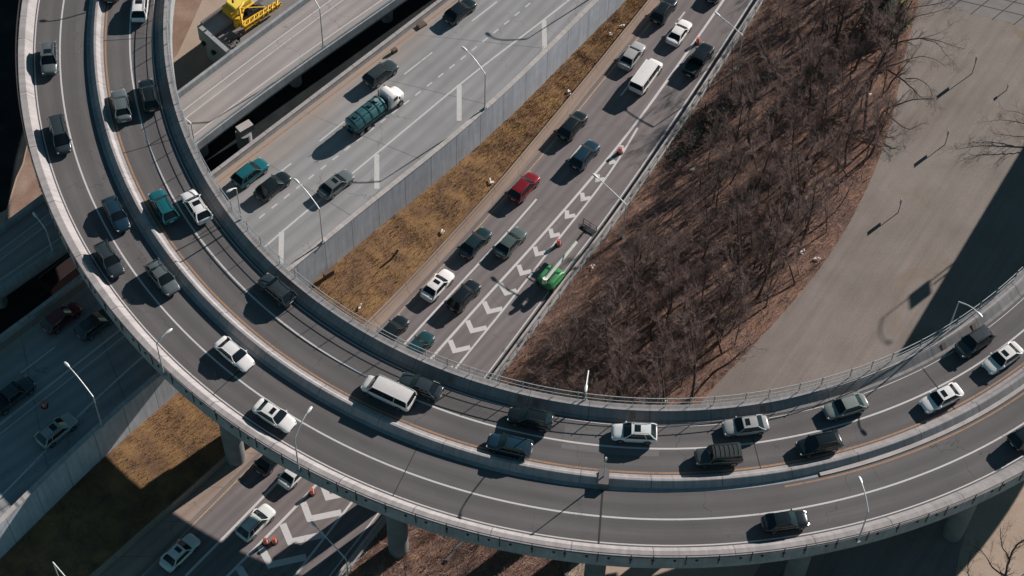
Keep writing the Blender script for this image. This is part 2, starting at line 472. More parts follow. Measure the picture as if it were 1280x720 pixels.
vR, vL = px(VR, UP+1.0), px(VL, UP+1.0)
# all lines above run from the top right of the photo to its bottom left; travel runs the other way

# ------------------------------------------------------------------ ground
mb = MB(); R_ = 900
poly_face(mb, [(-R_, 130-R_, 0), (R_, 130-R_, 0), (R_, 130+R_, 0), (-R_, 130+R_, 0)])
tag(mb.build('ground', lot_mat()), kind='structure')
mb = MB()
woods_edge = [(1210, -150), (1165, -60), (1150, 0), (1132, 60), (1118, 140), (1098, 205), (1068, 268), (1035, 325), (985, 385), (930, 445), (880, 495), (850, 540), (800, 600), (745, 690), (735, 780)]
wE = px(woods_edge); wL = offset(lhR, -1.0)
strip(mb, wE, wL, .004, 30)
tag(mb.build('woods_floor', M['litter']), kind='structure')
mb = MB()
poly_face(mb, [W(*p)+Vector((0, 0, .008)) for p in ((742, 660), (702, 660), (707, 780), (900, 790), (960, 690), (870, 640))])
poly_face(mb, [W(*p)+Vector((0, 0, .008)) for p in ((1228, 590), (1330, 560), (1400, 640), (1400, 800), (1180, 800), (1200, 690))])
tag(mb.build('bare_ground_patch', M['tan']), kind='structure')
mb = MB()
strip(mb, offset(uhW, 0, 0), offset(lhL, 0, 0), .004, 12)
tag(mb.build('verge_soil', M['grass_bed']), kind='structure')
mb = MB()   # bare ground left of the viaduct
strip(mb, offset(vL, 60, 0), offset(vL, -2, 0), .004, 4)
tag(mb.build('construction_ground', M['tan']), kind='structure')
mb = MB()
poly_face(mb, [W(*p)+Vector((0, 0, .008)) for p in ((190, -60), (262, -60), (253, 0), (222, 68), (214, 76), (200, 60))])
tag(mb.build('bare_soil', M['soil']), kind='structure')
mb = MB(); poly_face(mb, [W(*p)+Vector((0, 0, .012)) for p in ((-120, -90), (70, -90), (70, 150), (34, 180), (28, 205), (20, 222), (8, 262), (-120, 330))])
tag(mb.build('dark_ground', M['black_ground']), kind='structure')  # near-black sheet laid over the ground at far left
mb = MB(); poly_face(mb, [W(*p)+Vector((0, 0, .008)) for p in ((36, 176), (70, 150), (70, 300), (0, 300), (10, 262), (22, 222), (30, 205))])
tag(mb.build('bare_soil', M['soil']), kind='structure')
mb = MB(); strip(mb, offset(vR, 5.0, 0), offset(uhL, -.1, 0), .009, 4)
tag(mb.build('dark_gap_floor', M['black_ground']), kind='structure')  # near-black sheet covering the floor between viaduct and upper highway
mb = MB(); a = []
poly_face(mb, [W(*p)+Vector((0, 0, .006)) for p in ((1165, 5), (1300, 37), (1420, 62), (1420, -140), (1120, -140), (1140, -40))])
tag(mb.build('concrete_apron', M['slab']), kind='structure')
mb = MB()
for k in range(12):
    p, q = W(1132+27*k, -1+6.4*k), W(1132+27*k+130, -1+6.4*k-104)
    ribbon(mb, [p, p.lerp(q, .5), q], .13, .010)
for k in range(1, 6):
    p, q = W(1130, -2-14*k), W(1430, 69-14*k)
    ribbon(mb, [p, p.lerp(q, .5), q], .13, .0105)
tag(mb.build('apron_joints', M['joint']), kind='structure')

# ------------------------------------------------------------------ lower highway
mb = MB(); strip(mb, lhL, lhR, .012, 10)
tag(mb.build('lower_highway', M['lower_road']), kind='structure')
mb = MB(); strip(mb, offset(lhL, .0), offset(lhY, 0.25), .016, 3)
tag(mb.build('gutter_shoulder', M['gutter']), kind='structure')
mb = MB(); ribbon(mb, offset(lhY, -.35), .14, .020)
tag(mb.build('yellow_edge_line', M['yellow']), kind='structure')
mb = MB()
ribbon(mb, lhW1, .32, .020); ribbon(mb, lhW2, .26, .0205)
def dash(poly, a, b, w, z):
    s0, s1 = sorted((project(poly, W(*a, 0 if z < 1 else UP))[1], project(poly, W(*b, 0 if z < 1 else UP))[1]))
    ribbon(mb, sub(poly, s0, s1), w, z)
dash(lhD, (671, 249), (505, 431), .26, .021); dash(lhD, (380, 566), (232, 720), .3, .021)
for a, b in (((856, 15), (849, 26)), ((790, 103), (776, 120)), ((729, 180), (712, 202)), ((900, -40), (893, -31))): dash(lhD, a, b, .2, .021)
ribbon(mb, offset(lhR, .55), .16, .021)
# chevrons of the gore: tips (photo pixels) and their two arms
def xat(pts, y):
    for i in range(len(pts)-1):
        (x0, y0), (x1, y1) = pts[i], pts[i+1]
        if min(y0, y1) <= y <= max(y0, y1): return x0+(x1-x0)*(y-y0)/(y1-y0)
    return pts[-1][0]
for tx, ty in [(773, 190), (761, 206), (744, 228), (726, 252), (706, 274), (688, 298), (669, 321), (650, 345), (631, 370), (609, 393), (588, 417), (566, 442), (545, 468), (470, 550), (440, 586), (407, 626), (384, 653), (360, 682), (335, 711), (312, 740)]:
    g_ = xat(LH_W2, ty)-xat(LH_W1, ty)
    tip = W(tx, ty); y1, y2 = ty-5-.27*g_, ty-.13*g_
    L1 = W(xat(LH_W1, y1)+1, y1); P2 = W(xat(LH_W2, y2), y2)
    w = .44+.0045*g_
    d1 = (tip-L1).normalized(); d2 = (P2-tip).normalized()
    n1 = Vector((d1.y, -d1.x, 0))*w; n2 = Vector((d2.y, -d2.x, 0))*w
    if n1.dot(P2-tip) < 0: n1 = -n1
    if n2.dot(L1-tip) < 0: n2 = -n2
    den = d1.x*d2.y-d1.y*d2.x
    rhs = n2-n1; t = (rhs.x*d2.y-rhs.y*d2.x)/den if abs(den) > 1e-4 else 0
    inner = tip+n1+d1*t
    z = Vector((0, 0, .0215))
    mb.add([p+z for p in (L1, tip, P2, P2+n2, inner, L1+n1)], [(0, 1, 4, 5), (1, 2, 3, 4)])
tag(mb.build('lower_highway_markings', M['white']), kind='structure')

# barriers along the lower highway
def barrier(name, poly, lat, label, h=.9, mat='conc', cat='barrier'):
    mb = MB()
    prof = [(lat-.32, 0), (lat+.32, 0), (lat+.30, .12), (lat+.12, .35), (lat+.09, h), (lat-.09, h), (lat-.12, .35), (lat-.30, .12)]
    sweep(mb, poly, prof)
    return tag(mb.build(name, M[mat]), label, cat)
barrier('jersey_barrier', lhL, -.2, 'low brown concrete barrier between the grass verge and the lower highway', .75, 'gutter')
rb = barrier('jersey_barrier', lhR, -.35, 'long pale concrete barrier between the lower highway and the bare woods', .85, 'conc')
mb = MB()   # steel fence rail on top of it
pl = offset(lhR, -1.0)
g = empty('guard_fence', (0, 0, 0), 0, 'thin grey post and rail fence behind the barrier along the bare woods', 'fence')
for zz in (.7, 1.1): sweep(mb, pl, [(-.04, zz-.04), (.04, zz-.04), (.04, zz+.04), (-.04, zz+.04)])
mb.build('rail', M['fence_pale'], g)
mp = MB(); mp.box((0, 0, .6), (.08, .08, 1.2)); pm = None
for k in range(0, 60):
    s_ = 25+k*2.4
    if s_ > lengths(pl)[-1]-2: break
    p = sub(pl, s_, s_+.1)[0]
    if pm is None: o = mp.build('post', M['fence_pale'], g); pm = o.data
    else: o = bpy.data.objects.new('post', pm); link(o, g)
    o.location = (p.x, p.y, 0)

# ------------------------------------------------------------------ upper highway on its retaining wall
mb = MB(); strip(mb, offset(uhL, -.15, UP), offset(uhW, .1, UP), UP, 10)
tag(mb.build('upper_highway', M['upper_road']), kind='structure')
wl = offset(uhW, 0, 0)
rw = empty('retaining_wall', (0, 0, 0), 0, 'tall grey panelled retaining wall holding up the highway above the grass verge', 'wall')
mb = MB(); sweep(mb, wl, [(-.25, 0), (.25, 0), (.25, UP+.95), (-.25, UP+.95)])
mb.build('panel_face', M['wall'], rw)
mb = MB(); sweep(mb, wl, [(-.30, UP+.952), (.32, UP+.952), (.32, UP+1.05), (-.30, UP+1.05)])
mb.build('coping', M['conc'], rw)
ll = offset(uhL, 0, 0)
lw = empty('parapet_wall', (0, 0, 0), 0, 'pale concrete parapet wall of the highway beside the dark gap', 'wall')
mb = MB(); sweep(mb, ll, [(-.2, 0), (.2, 0), (.2, UP+.9), (-.2, UP+.9)])
mb.build('panel_face', M['conc'], lw)
mb = MB(); sweep(mb, ll, [(-.25, UP+.902), (.25, UP+.902), (.25, UP+1.0), (-.25, UP+1.0)])
mb.build('coping', M['conc_pale'], lw)
mb = MB(); z = UP+.004
ribbon(mb, uhS, .24, z)
s_ = 0
LD = lengths(uhD1)[-1]
s_gore = project(uhD1, W(331, 267, UP))[1]
s_ = s_gore % 2.05
while s_ < s_gore+2:
    ribbon(mb, sub(uhD1, s_, s_+.95, .5), .2, z); s_ += 2.05
ribbon(mb, sub(uhD1, project(uhD1, W(175, 392, UP))[1], LD), .28, z)
ribbon(mb, offset(sub(uhD1, project(uhD1, W(175, 392, UP))[1], LD), -1.0), .14, z)
for a, b in (((655, -25), (632, -7)), ((621, 2), (590, 26)), ((540, 65), (505, 93)), ((431, 152), (400, 177)), ((364, 204), (342, 221)), ((69, 434), (26, 466)), ((-20, 500), (-60, 530))): dash(uhD2, a, b, .2, z)
for a, b in (((574, 106), (574, 151)), ((471, 193), (471, 236)), ((352, 290), (351, 330)), ((680, 25), (681, 65))):
    p, q = W(*a, UP), W(*b, UP); ribbon(mb, [p, p.lerp(q, .5), q], .62, z+.0005)
tag(mb.build('upper_highway_markings', M['white_worn']), kind='structure')
mb = MB(); ribbon(mb, uhY, .2, z)
tag(mb.build('upper_yellow_line', M['rust']), kind='structure')

# ------------------------------------------------------------------ left viaduct
vt = empty('viaduct', (0, 0, 0), 0, 'concrete viaduct running beside the dark gap left of the upper highway', 'viaduct')
mb = MB()
a, b = offset(vL, -.2, UP), offset(vR, .2, UP)
n = min(len(a), len(b)); LA, LB = lengths(a)[-1], lengths(b)[-1]
a = [sub(a, LA*i/(n-1)-.01, LA*i/(n-1), 1)[-1] for i in range(n)]; b = [sub(b, LB*i/(n-1)-.01, LB*i/(n-1), 1)[-1] for i in range(n)]
rows = []
for p, q in zip(a, b): rows.append([p, q, q-Vector((0, 0, 1.3)), p-Vector((0, 0, 1.3))])
mb.grid(rows, False, True); mb.build('deck', M['conc_grey'], vt)
mb = MB(); strip(mb, a, b, UP+.004, 8)
mb.build('road_surface', M['viaduct_road'], vt)
for poly, nm in ((vR, 'parapet'), (vL, 'parapet')):
    mb = MB(); sweep(mb, poly, [(-.2, -1.4), (.2, -1.4), (.2, -.0), (-.2, -.0)], z0=UP+1.0)
    mb.build(nm, M['conc_grey'], vt)
mb = MB()
for d, w in ((2.0, .16), (3.1, .14)): ribbon(mb, offset(vL, -d), w, UP+.009)
for d, w in ((1.7, .16),): ribbon(mb, offset(vR, d), w, UP+.009)
mb.build('lane_marking', M['white_worn'], vt)
mb = MB()
for zz in (.25, .5): sweep(mb, vR, [(-.03, zz-.03), (.03, zz-.03), (.03, zz+.03), (-.03, zz+.03)], z0=UP+1.0)
mb.build('hand_rail', M['fence_pale'], vt)
for k in range(8):
    s_ = 30+k*16
    if s_ > lengths(vR)[-1]-3: break
    p = sub(offset(vR, 2.2), s_, s_+.1)[0]; mb = MB()
    mb.tube([(p.x, p.y, 0), (p.x, p.y, UP-1.3)], .8, 12)
    mb.build('pier', M['conc_grey'], vt)
# unfinished deck end with its stub walls
st = empty('bridge_stub', (0, 0, 0), 0, 'unfinished concrete deck end carrying the yellow crane beside the viaduct', 'bridge')
A1, B1 = W(251, 31, UP), W(287, 63, UP)
dirv = (W(330, -28, UP)-A1); dirv.z = 0; dirv.normalize()
dirv = (sub(vL, project(vL, W(385, -6, UP))[1], project(vL, W(385, -6, UP))[1]+.1)[0]-sub(vL, project(vL, B1)[1]-.1, project(vL, B1)[1])[0]); dirv.z = 0; dirv.normalize()
A2, B2 = A1+dirv*28, B1+dirv*28
lat = (B1-A1).normalized()
def quadprism(mb, p, q, r, s, z0, z1):
    vs = [Vector((t.x, t.y, z0)) for t in (p, q, r, s)]+[Vector((t.x, t.y, z1)) for t in (p, q, r, s)]
    mb.add(vs, [(3,2,1,0),(4,5,6,7),(0,1,5,4),(1,2,6,5),(2,3,7,6),(3,0,4,7)])
mb = MB(); quadprism(mb, A1, B1, B2, A2, 3.3, 4.3); mb.build('deck', M['slab'], st)
mb = MB(); quadprism(mb, A1, A1+lat*2.2, A2+lat*2.2, A2, 4.302, 5.1); mb.build('side_kerb', M['conc'], st)
mb = MB(); quadprism(mb, A1, A1+lat*.35, A2+lat*.35, A2, 5.102, 5.6); mb.build('parapet', M['conc_pale'], st)
mb = MB(); quadprism(mb, A1-dirv*.6, B1-dirv*.6, B1-dirv*.02, A1-dirv*.02, 2.6, 5.2); mb.build('end_wall', M['conc_grey'], st)
mb = MB(); quadprism(mb, A1-dirv*.5+lat*1.2, A1-dirv*.5+lat*4.8, A1+dirv*1.5+lat*4.8, A1+dirv*1.5+lat*1.2, 0, 2.58); mb.build('pier', M['conc_grey'], st)
for t in (.2, .55):
    mb = MB(); c = A1.lerp(B1, t)-dirv*.85; mb.box((c.x, c.y, 3.0), (.4, .5, .5), math.atan2(dirv.y, dirv.x)); mb.build('bracket', M['dark_metal'], st)
for k in range(9):
    mb = MB(); c = B1-lat*(.6+random.random()*1.6)+dirv*(.8+random.random()*2.2)
    mb.box((c.x, c.y, 4.42), (.3+random.random()*.5, .25+random.random()*.4, .2), random.random()*3)
    tag(mb.build('concrete_rubble', M['conc_pale']), 'pale broken concrete chunk at the open end of the unfinished deck', 'rubble', 'broken concrete on the unfinished deck')

# pillar standing in the dark gap
p = W(305, 172, 1.5)
g = empty('concrete_pillar', (p.x, p.y, 0), rad(40), 'round concrete pillar with a pale block on top in the dark gap', 'pillar')
mb = MB(); mb.tube([(0, 0, 0), (0, 0, 2.6)], 1.0, 16); mb.build('shaft', M['conc_grey'], g)
mb = MB(); mb.box((.3, 0, 3.15), (2.0, 1.1, 1.1)); mb.build('cap_block', M['conc'], g)

# ------------------------------------------------------------------ the curved ramp
# path: centre line points with outward normal; offsets are radii on the circle
def ramp_path(step=1.0):
    pts = []
    # straight lead-in north of phi=168
    c0 = Vector((CX, CY, 0)); n0 = Vector((math.cos(rad(168)), math.sin(rad(168)), 0))
    t0 = Vector((-n0.y, n0.x, 0))
    for k in range(60, 0, -1): pts.append((c0+n0*67-t0*k*1.5, n0, DECK))
    ph = 168.0
    while ph < 300:
        n = Vector((math.cos(rad(ph)), math.sin(rad(ph)), 0)); pts.append((c0+n*67, n, DECK)); ph += math.degrees(step/67)
    nn = Vector((math.cos(rad(300)), math.sin(rad(300)), 0)); c1 = c0
    ph = 300.0
    while ph < 330:
        n = Vector((math.cos(rad(ph)), math.sin(rad(ph)), 0)); pts.append((c1+n*67, n, DECK+.8*(ph-300)/30*min(1, (ph-300)/8))); ph += math.degrees(step/67)
    n = Vector((math.cos(rad(330)), math.sin(rad(330)), 0)); t = Vector((-n.y, n.x, 0))
    for k in range(60): pts.append((c1+n*67+t*k*1.5, n, DECK+.8))
    return pts
RP = ramp_path()
def rline(r, dz=0.0, lo=0, hi=None): return [c+n*(r-67)+Vector((0, 0, z+dz)) for c, n, z in RP[lo:hi]]
def at_phi(phi): 
    return min(range(len(RP)), key=lambda i: abs(((math.degrees(math.atan2(RP[i][0].y-CY, RP[i][0].x-CX)) % 360)-phi+180) % 360-180))
def rsweep(mb, prof):
    """closed profile [(r, dz)] along the ramp"""
    n = len(prof); vs = []; uv = []; L = lengths([c for c, _, _ in RP])
    per = [0.0]
    for i in range(1, n): per.append(per[-1]+math.hypot(prof[i][0]-prof[i-1][0], prof[i][1]-prof[i-1][1]))
    for i, (c, nn, z) in enumerate(RP):
        for k, (r, dz) in enumerate(prof):
            vs.append(c+nn*(r-67)+Vector((0, 0, z+dz))); uv.append((L[i], per[k]))
    fs = []
    for i in range(len(RP)-1):
        for k in range(n):
            k2 = (k+1) % n; fs.append((i*n+k, i*n+k2, (i+1)*n+k2, (i+1)*n+k))
    fs.append(tuple(range(n))); fs.append(tuple((len(RP)-1)*n+k for k in range(n-1, -1, -1)))
    mb.add(vs, fs, uv)
def rsub(mb, prof, lo, hi):
    n = len(prof); vs = []
    for c, nn, z in RP[lo:hi]:
        for r, dz in prof: vs.append(c+nn*(r-67)+Vector((0, 0, z+dz)))
    m = len(RP[lo:hi])
    mb.add(vs, [(i*n+k, i*n+(k+1) % n, (i+1)*n+(k+1) % n, (i+1)*n+k) for i in range(m-1) for k in range(n)])
ov = empty('curved_overpass', (0, 0, 0), 0, 'sweeping curved concrete overpass carrying two lanes of traffic each way', 'overpass')
mb = MB(); rsweep(mb, [(59.2, -.9), (61, -1.2), (74.3, -1.2), (76.2, -.9), (76.2, -.01), (59.2, -.01)]); mb.build('deck', M['conc_grey'], ov)
for r in (60.2, 63.5, 67.2, 71.0, 75.2):
    mb = MB(); rsweep(mb, [(r-.28, -1.95), (r+.28, -1.95), (r+.28, -1.21), (r-.28, -1.21)]); mb.build('girder', M['conc_grey'], ov)
mb = MB(); strip(mb, rline(60.15, .004), rline(66.6, .004), None, 6); strip(mb, rline(68.55, .004), rline(75.1, .004), None, 6)
tag(mb.build('ramp_roadway', M['ramp_road']), kind='structure')
mb = MB(); rsweep(mb, [(75.02, -.005), (76.6, -.005), (76.6, -1.3), (76.62, -1.3), (76.62, .9), (75.85, .9), (75.72, .80), (75.06, .06)]); mb.build('outer_parapet', M['conc_pale'], ov)
mb = MB(); rsweep(mb, [(76.63, -1.45), (76.72, -1.45), (76.72, .82), (76.63, .82)]); mb.build('fascia_panel', M['conc_grey'], ov)
mb = MB(); rsweep(mb, [(58.35, -1.3), (58.38, -1.3), (58.38, -.005), (60.2, -.005), (60.18, .05), (59.82, .08), (59.22, .74), (59.10, .82), (58.35, .82)]); mb.build('inner_parapet', M['conc_mid'], ov)
mb = MB(); rsweep(mb, [(58.26, -1.45), (58.34, -1.45), (58.34, .75), (58.26, .75)]); mb.build('fascia_panel', M['conc_grey'], ov)
mb = MB(); rsweep(mb, [(58.82, .823), (59.09, .823), (59.09, .88), (58.82, .88)]); mb.build('parapet_coping', M['conc_pale'], ov)
mb = MB(); rsweep(mb, [(66.5, -.005), (68.1, -.005), (68.08, .05), (67.62, .72), (67.55, .76), (67.28, .76), (67.2, .70), (66.85, .10), (66.5, .05)]); mb.build('median_barrier', M['conc_pale'], ov)
mb = MB(); i0 = at_phi(286); rsub(mb, [(68.12, -.005), (68.6, -.005), (68.58, .12), (68.12, .12)], i0, len(RP)); mb.build('median_kerb', M['conc'], ov)
mb = MB()
strip(mb, rline(RA-.10, .009), rline(RA+.10, .009), None, 1)
strip(mb, rline(RB-.10, .009), rline(RB+.10, .009), None, 1)
strip(mb, rline(74.72, .009), rline(74.86, .009), None, 1)
strip(mb, rline(60.48, .009), rline(60.56, .009), None, 1)
tag(mb.build('ramp_lane_lines', M['white']), kind='structure')
mb = MB()
strip(mb, rline(66.12, .009), rline(66.34, .009), None, 1)
i0 = at_phi(283); strip(mb, rline(68.85, .009, i0), rline(69.05, .009, i0), None, 1)
tag(mb.build('ramp_yellow_lines', M['rust']), kind='structure')
# expansion joints across the deck
for phi, w, r0, r1 in ((266.3, .22, 68.6, 75.05), (216.5, .2, 60.5, 66.5), (231.5, .12, 68.6, 75.0), (300.5, .15, 60.5, 66.5), (203, .12, 60.5, 66.5), (281, .1, 60.5, 66.5), (249, .1, 68.6, 75), (188, .1, 60.5, 66.5)):
    i = at_phi(phi); c, nn, z = RP[i]
    a, b = c+nn*(r0-67), c+nn*(r1-67); tt = Vector((-nn.y, nn.x, 0))*w/2
    zz = Vector((0, 0, z+.013)); mb = MB()
    mb.add([a-tt+zz, a+tt+zz, b+tt+zz, b-tt+zz], [(0, 1, 2, 3)])
    mb.build('expansion_joint', M['joint'], ov)
mb = MB(); i0, i1 = at_phi(262.3), at_phi(272.5)
strip(mb, rline(60.9, .006, i0, i1), rline(64.2, .006, i0, i1), None, 3)
mb.build('repair_patch', M['patch'], ov)
i = at_phi(266.6); c, nn, z = RP[i]
mb = MB(); q = c+nn*.45; mb.box((q.x, q.y, z+.45), (1.1, 1.9, .9), math.atan2(nn.y, nn.x)+PI/2); mb.build('median_pedestal', M['conc_pale'], ov)
# grate covers set in the inner walkway
for phi in (308.2, 304.6, 283, 269, 258.5, 256.8, 249):
    i = at_phi(phi); c, nn, z = RP[i]; q = c+nn*(59.54-67)
    mb = MB(); mb.box((q.x, q.y, z+.44), (.75, .55, .03), mat=Matrix.Rotation(math.atan2(nn.y, nn.x), 3, 'Z') @ Matrix.Rotation(rad(50), 3, 'Y')); mb.build('walkway_grate', M['gutter'], ov)
# piers: two columns and a cap beam each
for u, v in ((262, 535), (478, 660), (741, 712), (1008, 700), (1234, 640), (30, 200)):
    w = W(u, v, DECK-3.5); phi = math.degrees(math.atan2(w.y-CY, w.x-CX)) % 360
    i = at_phi(phi); c, nn, z = RP[i]; an = math.atan2(nn.y, nn.x)
    bent = bpy.data.objects.new('pier', None); link(bent, ov)
    mb = MB(); mb.box((c.x, c.y, DECK-2.66), (17.2, 1.9, 1.38), an); mb.build('cap_beam', M['pier'], bent)
    for r in (60.8, 67.5, 74.4):
        q = c+nn*(r-67); mb = MB(); mb.tube([(q.x, q.y, 0), (q.x, q.y, DECK-3.36)], 1.15, 16); mb.build('column', M['pier'], bent)
# railings
def railing(r, z0, h, step, label, rails, matp, hpost, mesh=None, phis=(170, 318)):
    g = empty('railing', (0, 0, 0), 0, label, 'railing')
    lo, hi = at_phi(phis[0]), at_phi(phis[1])
    for zz, hw in rails:
        mb = MB(); rsub(mb, [(r-hw, zz-hw), (r+hw, zz-hw), (r+hw, zz+hw), (r-hw, zz+hw)], lo, hi); mb.build('rail', matp, g)
    mp = MB(); mp.box((0, 0, (z0+h)/2), (hpost, hpost, h-z0)); me = None
    L = lengths([c+n*(r-67) for c, n, z in RP]); s_ = L[at_phi(177)]; cnt = 0
    for i in range(at_phi(177), hi):
        if L[i] >= s_ and cnt < 98:
            cnt += 1; s_ += step; c, nn, z = RP[i]; q = c+nn*(r-67)
            if me is None: o = mp.build('post', matp, g); me = o.data
            else: o = bpy.data.objects.new('post', me); link(o, g)
            o.location = (q.x, q.y, z); o.rotation_euler = (0, 0, math.atan2(nn.y, nn.x))
    if mesh:      # welded wire panels
        mb = MB(); z1, z2, gap, w = mesh; s_ = L[lo]
        while s_ < L[hi]:
            i = lo
            while L[i+1] < s_: i += 1
            t = (s_-L[i])/(L[i+1]-L[i]); p = RP[i][0].lerp(RP[i+1][0], t)+RP[i][1]*(r-67); z = lerp(RP[i][2], RP[i+1][2], t)
            tt = Vector((-RP[i][1].y, RP[i][1].x, 0))*w; lo = i
            mb.add([p-tt+Vector((0, 0, z+z1)), p+tt+Vector((0, 0, z+z1)), p+tt+Vector((0, 0, z+z2)), p-tt+Vector((0, 0, z+z2))], [(0, 1, 2, 3)])
            s_ += gap
        mb.build('wire_mesh', matp, g, fix=False)
    return g
def lerp(a, b, t): return a+(b-a)*t
railing(76.78, -.5, 1.7, 3.2, 'thin grey post and rail fence along the outer edge of the curved overpass', ((1.66, .038), (1.25, .018)), M['fence_dark'], .085)
railing(58.45, .9, 2.6, 3.0, 'tall wire mesh fence along the inner edge of the curved overpass', ((1.6, .026), (2.42, .034)), M['fence_pale'], .07, (.83, 2.4, .22, .010))
# small fascia brackets below the outer rail
L = lengths([c+n*9.65 for c, n, z in RP]); s_ = L[at_phi(178)]; me = None; nb = 0
for i in range(at_phi(178), at_phi(316)):
    if L[i] >= s_ and nb < 95:
        s_ += 2.2; c, nn, z = RP[i]; q = c+nn*9.74; nb += 1
        if me is None:
            mp = MB(); mp.box((0, 0, 0), (.16, .24, .3)); o = mp.build('fascia_bracket', M['trim'], ov); me = o.data
        else: o = bpy.data.objects.new('fascia_bracket', me); link(o, ov)
        o.location = (q.x, q.y, z+.45); o.rotation_euler = (0, 0, math.atan2(nn.y, nn.x))

# ------------------------------------------------------------------ street lamps
def lamp_parts(h, reach=3.0, rise=1.5, r=.10):
    out = []
    mb = MB(); mb.tube([(0, 0, 0), (0, 0, h*.5), (0, 0, h)], [r, r*.8, r*.6], 8); out.append(('pole', mb.mesh('pole'), 'pole'))
    mb = MB(); pts = []
    for k in range(7):
        t = k/6; pts.append((reach*t, 0, h-.05+rise*math.sin(t*PI/2)))
    mb.tube(pts, [r*.75-.02*k/6 for k in range(7)], 6); out.append(('arm', mb.mesh('arm'), 'pole_pale'))
    mb = MB()
    rows = []
    for x, w, t in ((0, .07, .05), (.2, .15, .09), (.55, .19, .11), (.85, .14, .08), (.95, .04, .03)):
        rows.append([(reach-.1+x, w*math.cos(a), h+rise-.05+t*math.sin(a)) for a in [2*PI*k/8 for k in range(8)]])
    mb.grid(rows, True, True); out.append(('lamp_head', mb.mesh('lamp_head'), 'pole_pale'))
    mb = MB(); mb.box((0, 0, .15), (.42, .42, .3)); out.append(('base_plate', mb.mesh('base_plate'), 'steel'))
    return out
def street_lamp(loc, ang, h, label, reach=3.0, rise=1.5):
    g = empty('street_lamp', loc, ang, label, 'street lamp', 'street lamps')
    for nm, me, mt in lamp_parts(h, reach, rise):
        if not me.materials: me.materials.append(M[mt])
        o = bpy.data.objects.new(nm, me); link(o, g)
    return g
def rlamp(u, v, inner, h, label, phi=None, reach=2.6, rise=1.3):
    if phi is None:
        w = W(u, v, DECK+.6); phi = math.degrees(math.atan2(w.y-CY, w.x-CX)) % 360
    c, nn, z = RP[at_phi(phi)]; r = 58.2 if inner else 76.95
    q = c+nn*(r-67); a = math.atan2(nn.y, nn.x)+(0 if inner else PI)
    return street_lamp((q.x, q.y, z+.2), a, h, label, reach, rise)
def glamp(u, v, z, ang, h, label, reach=3.0, rise=1.5):
    w = W(u, v, z); return street_lamp(w, rad(ang), h, label, reach, rise)
glamp(403.7, 303.7, UP+1, 135, 7.0, 'pale lamp on the retaining wall nearest the curved overpass on its sunny side', 3.6)
glamp(606, 136, UP+1, 135, 6.8, 'pale lamp on the retaining wall next to the tanker truck lanes', 3.4)
glamp(779, -34, UP+1, 135, 6.8, 'lamp whose long shadow crosses the upper highway at the top', 3.4)
glamp(127.5, 532.5, UP+1, 135, 6.5, 'pale lamp on the shaded retaining wall lower left of the overpass', 4.0)
glamp(404, 59, UP+1, 130, 7.4, 'tall lamp on the viaduct parapet by the yellow crane', 3.2)
glamp(244, 183, UP+1, 150, 4.6, 'short lamp on the viaduct parapet close to the overpass edge', 1.2, .4)
glamp(66, 315, UP+1, 130, 4.6, 'shaded lamp on the viaduct where it leaves the overpass at left', 2.0, .4)
glamp(90, 764, 0, -45, 12.2, 'lamp with pale arm rising from the dark ground at bottom left', 4.4, -.3)
glamp(778, 297, 0, 135, 7.0, 'pale lamp behind the barrier near the green boom lift', 5.0, .5)
glamp(921, 88, 0, 135, 7.0, 'pale lamp by the black pickup on the hatched shoulder', 4.2, .3)
glamp(437, 736, 0, 135, 7.4, 'dark lamp in the shade below the overpass beside the gore chevrons', 5.0, .5)
rlamp(733, 505, True, 6.6, 'lamp on the inner fence of the overpass in front of the woods')
rlamp(1184, 408, True, 6.0, 'lamp on the inner fence of the overpass in front of the shaded lot')
rlamp(296, 275, True, 6.6, 'lamp on the inner fence of the overpass above the upper highway', None, .5, .3)
w = W(69, 37, DECK)+Vector((13.5, 12.2, 0)); rlamp(0, 0, True, 6.6, 'lamp on the inner fence at the top of the curve', math.degrees(math.atan2(w.y-CY, w.x-CX)) % 360)
rlamp(203, 462, False, 6.4, 'lamp on the outer rail of the overpass left of the white sedan', None, 1.4, .6)
rlamp(378, 582, False, 7.2, 'lamp on the outer rail of the overpass above the gore chevrons', None, 2.6, 1.5)
rlamp(1067, 668, False, 6.8, 'lamp on the outer rail of the overpass beside the black sedan with its lights on', None, 2.6, 1.5)
# lamp with a sign box whose shadow lies on the lot (stands on the ramp just beyond the frame)
k = at_phi(300)+60
w = W(1095, 425, 0)+Vector((36.5, 32.5, 0))
k = min(range(len(RP)), key=lambda i: (RP[i][0]+RP[i][1]*(-8.5)-w).to_2d().length)
c, nn, z = RP[k]; q = c+nn*(-8.5)
street_lamp((q.x, q.y, z), math.atan2(nn.y, nn.x), 7.0, 'lamp beside the sign on the overpass beyond the lot', 2.6, 1.3)
mb = MB(); t = Vector((-nn.y, nn.x, 0)); q2 = q-t*1.8
mb.box((q2.x, q2.y, z+3.3), (.2, 2.0, 1.7), math.atan2(nn.y, nn.x)+rad(30)); mb.bar((q2.x, q2.y, z), (q2.x, q2.y, z+2.2), .1)
tag(mb.build('road_sign', M['steel']), 'plain sign panel on the overpass fence beyond the lot', 'sign')
# post on the median by the joint
i = at_phi(266.0); c, nn, z = RP[i]; q = c+nn*.45
g = empty('median_post', (q.x, q.y, z+.9), 0, 'slim grey post on the median pedestal at the expansion joint', 'post')
mb = MB(); mb.tube([(0, 0, 0), (0, 0, 3.7)], [.08, .05], 8); mb.build('shaft', M['pole'], g)
mb = MB(); mb.tube([(0, 0, 3.7), (0, 0, 4.1)], [.12, .1], 8); mb.build('cap', M['pole_pale'], g)

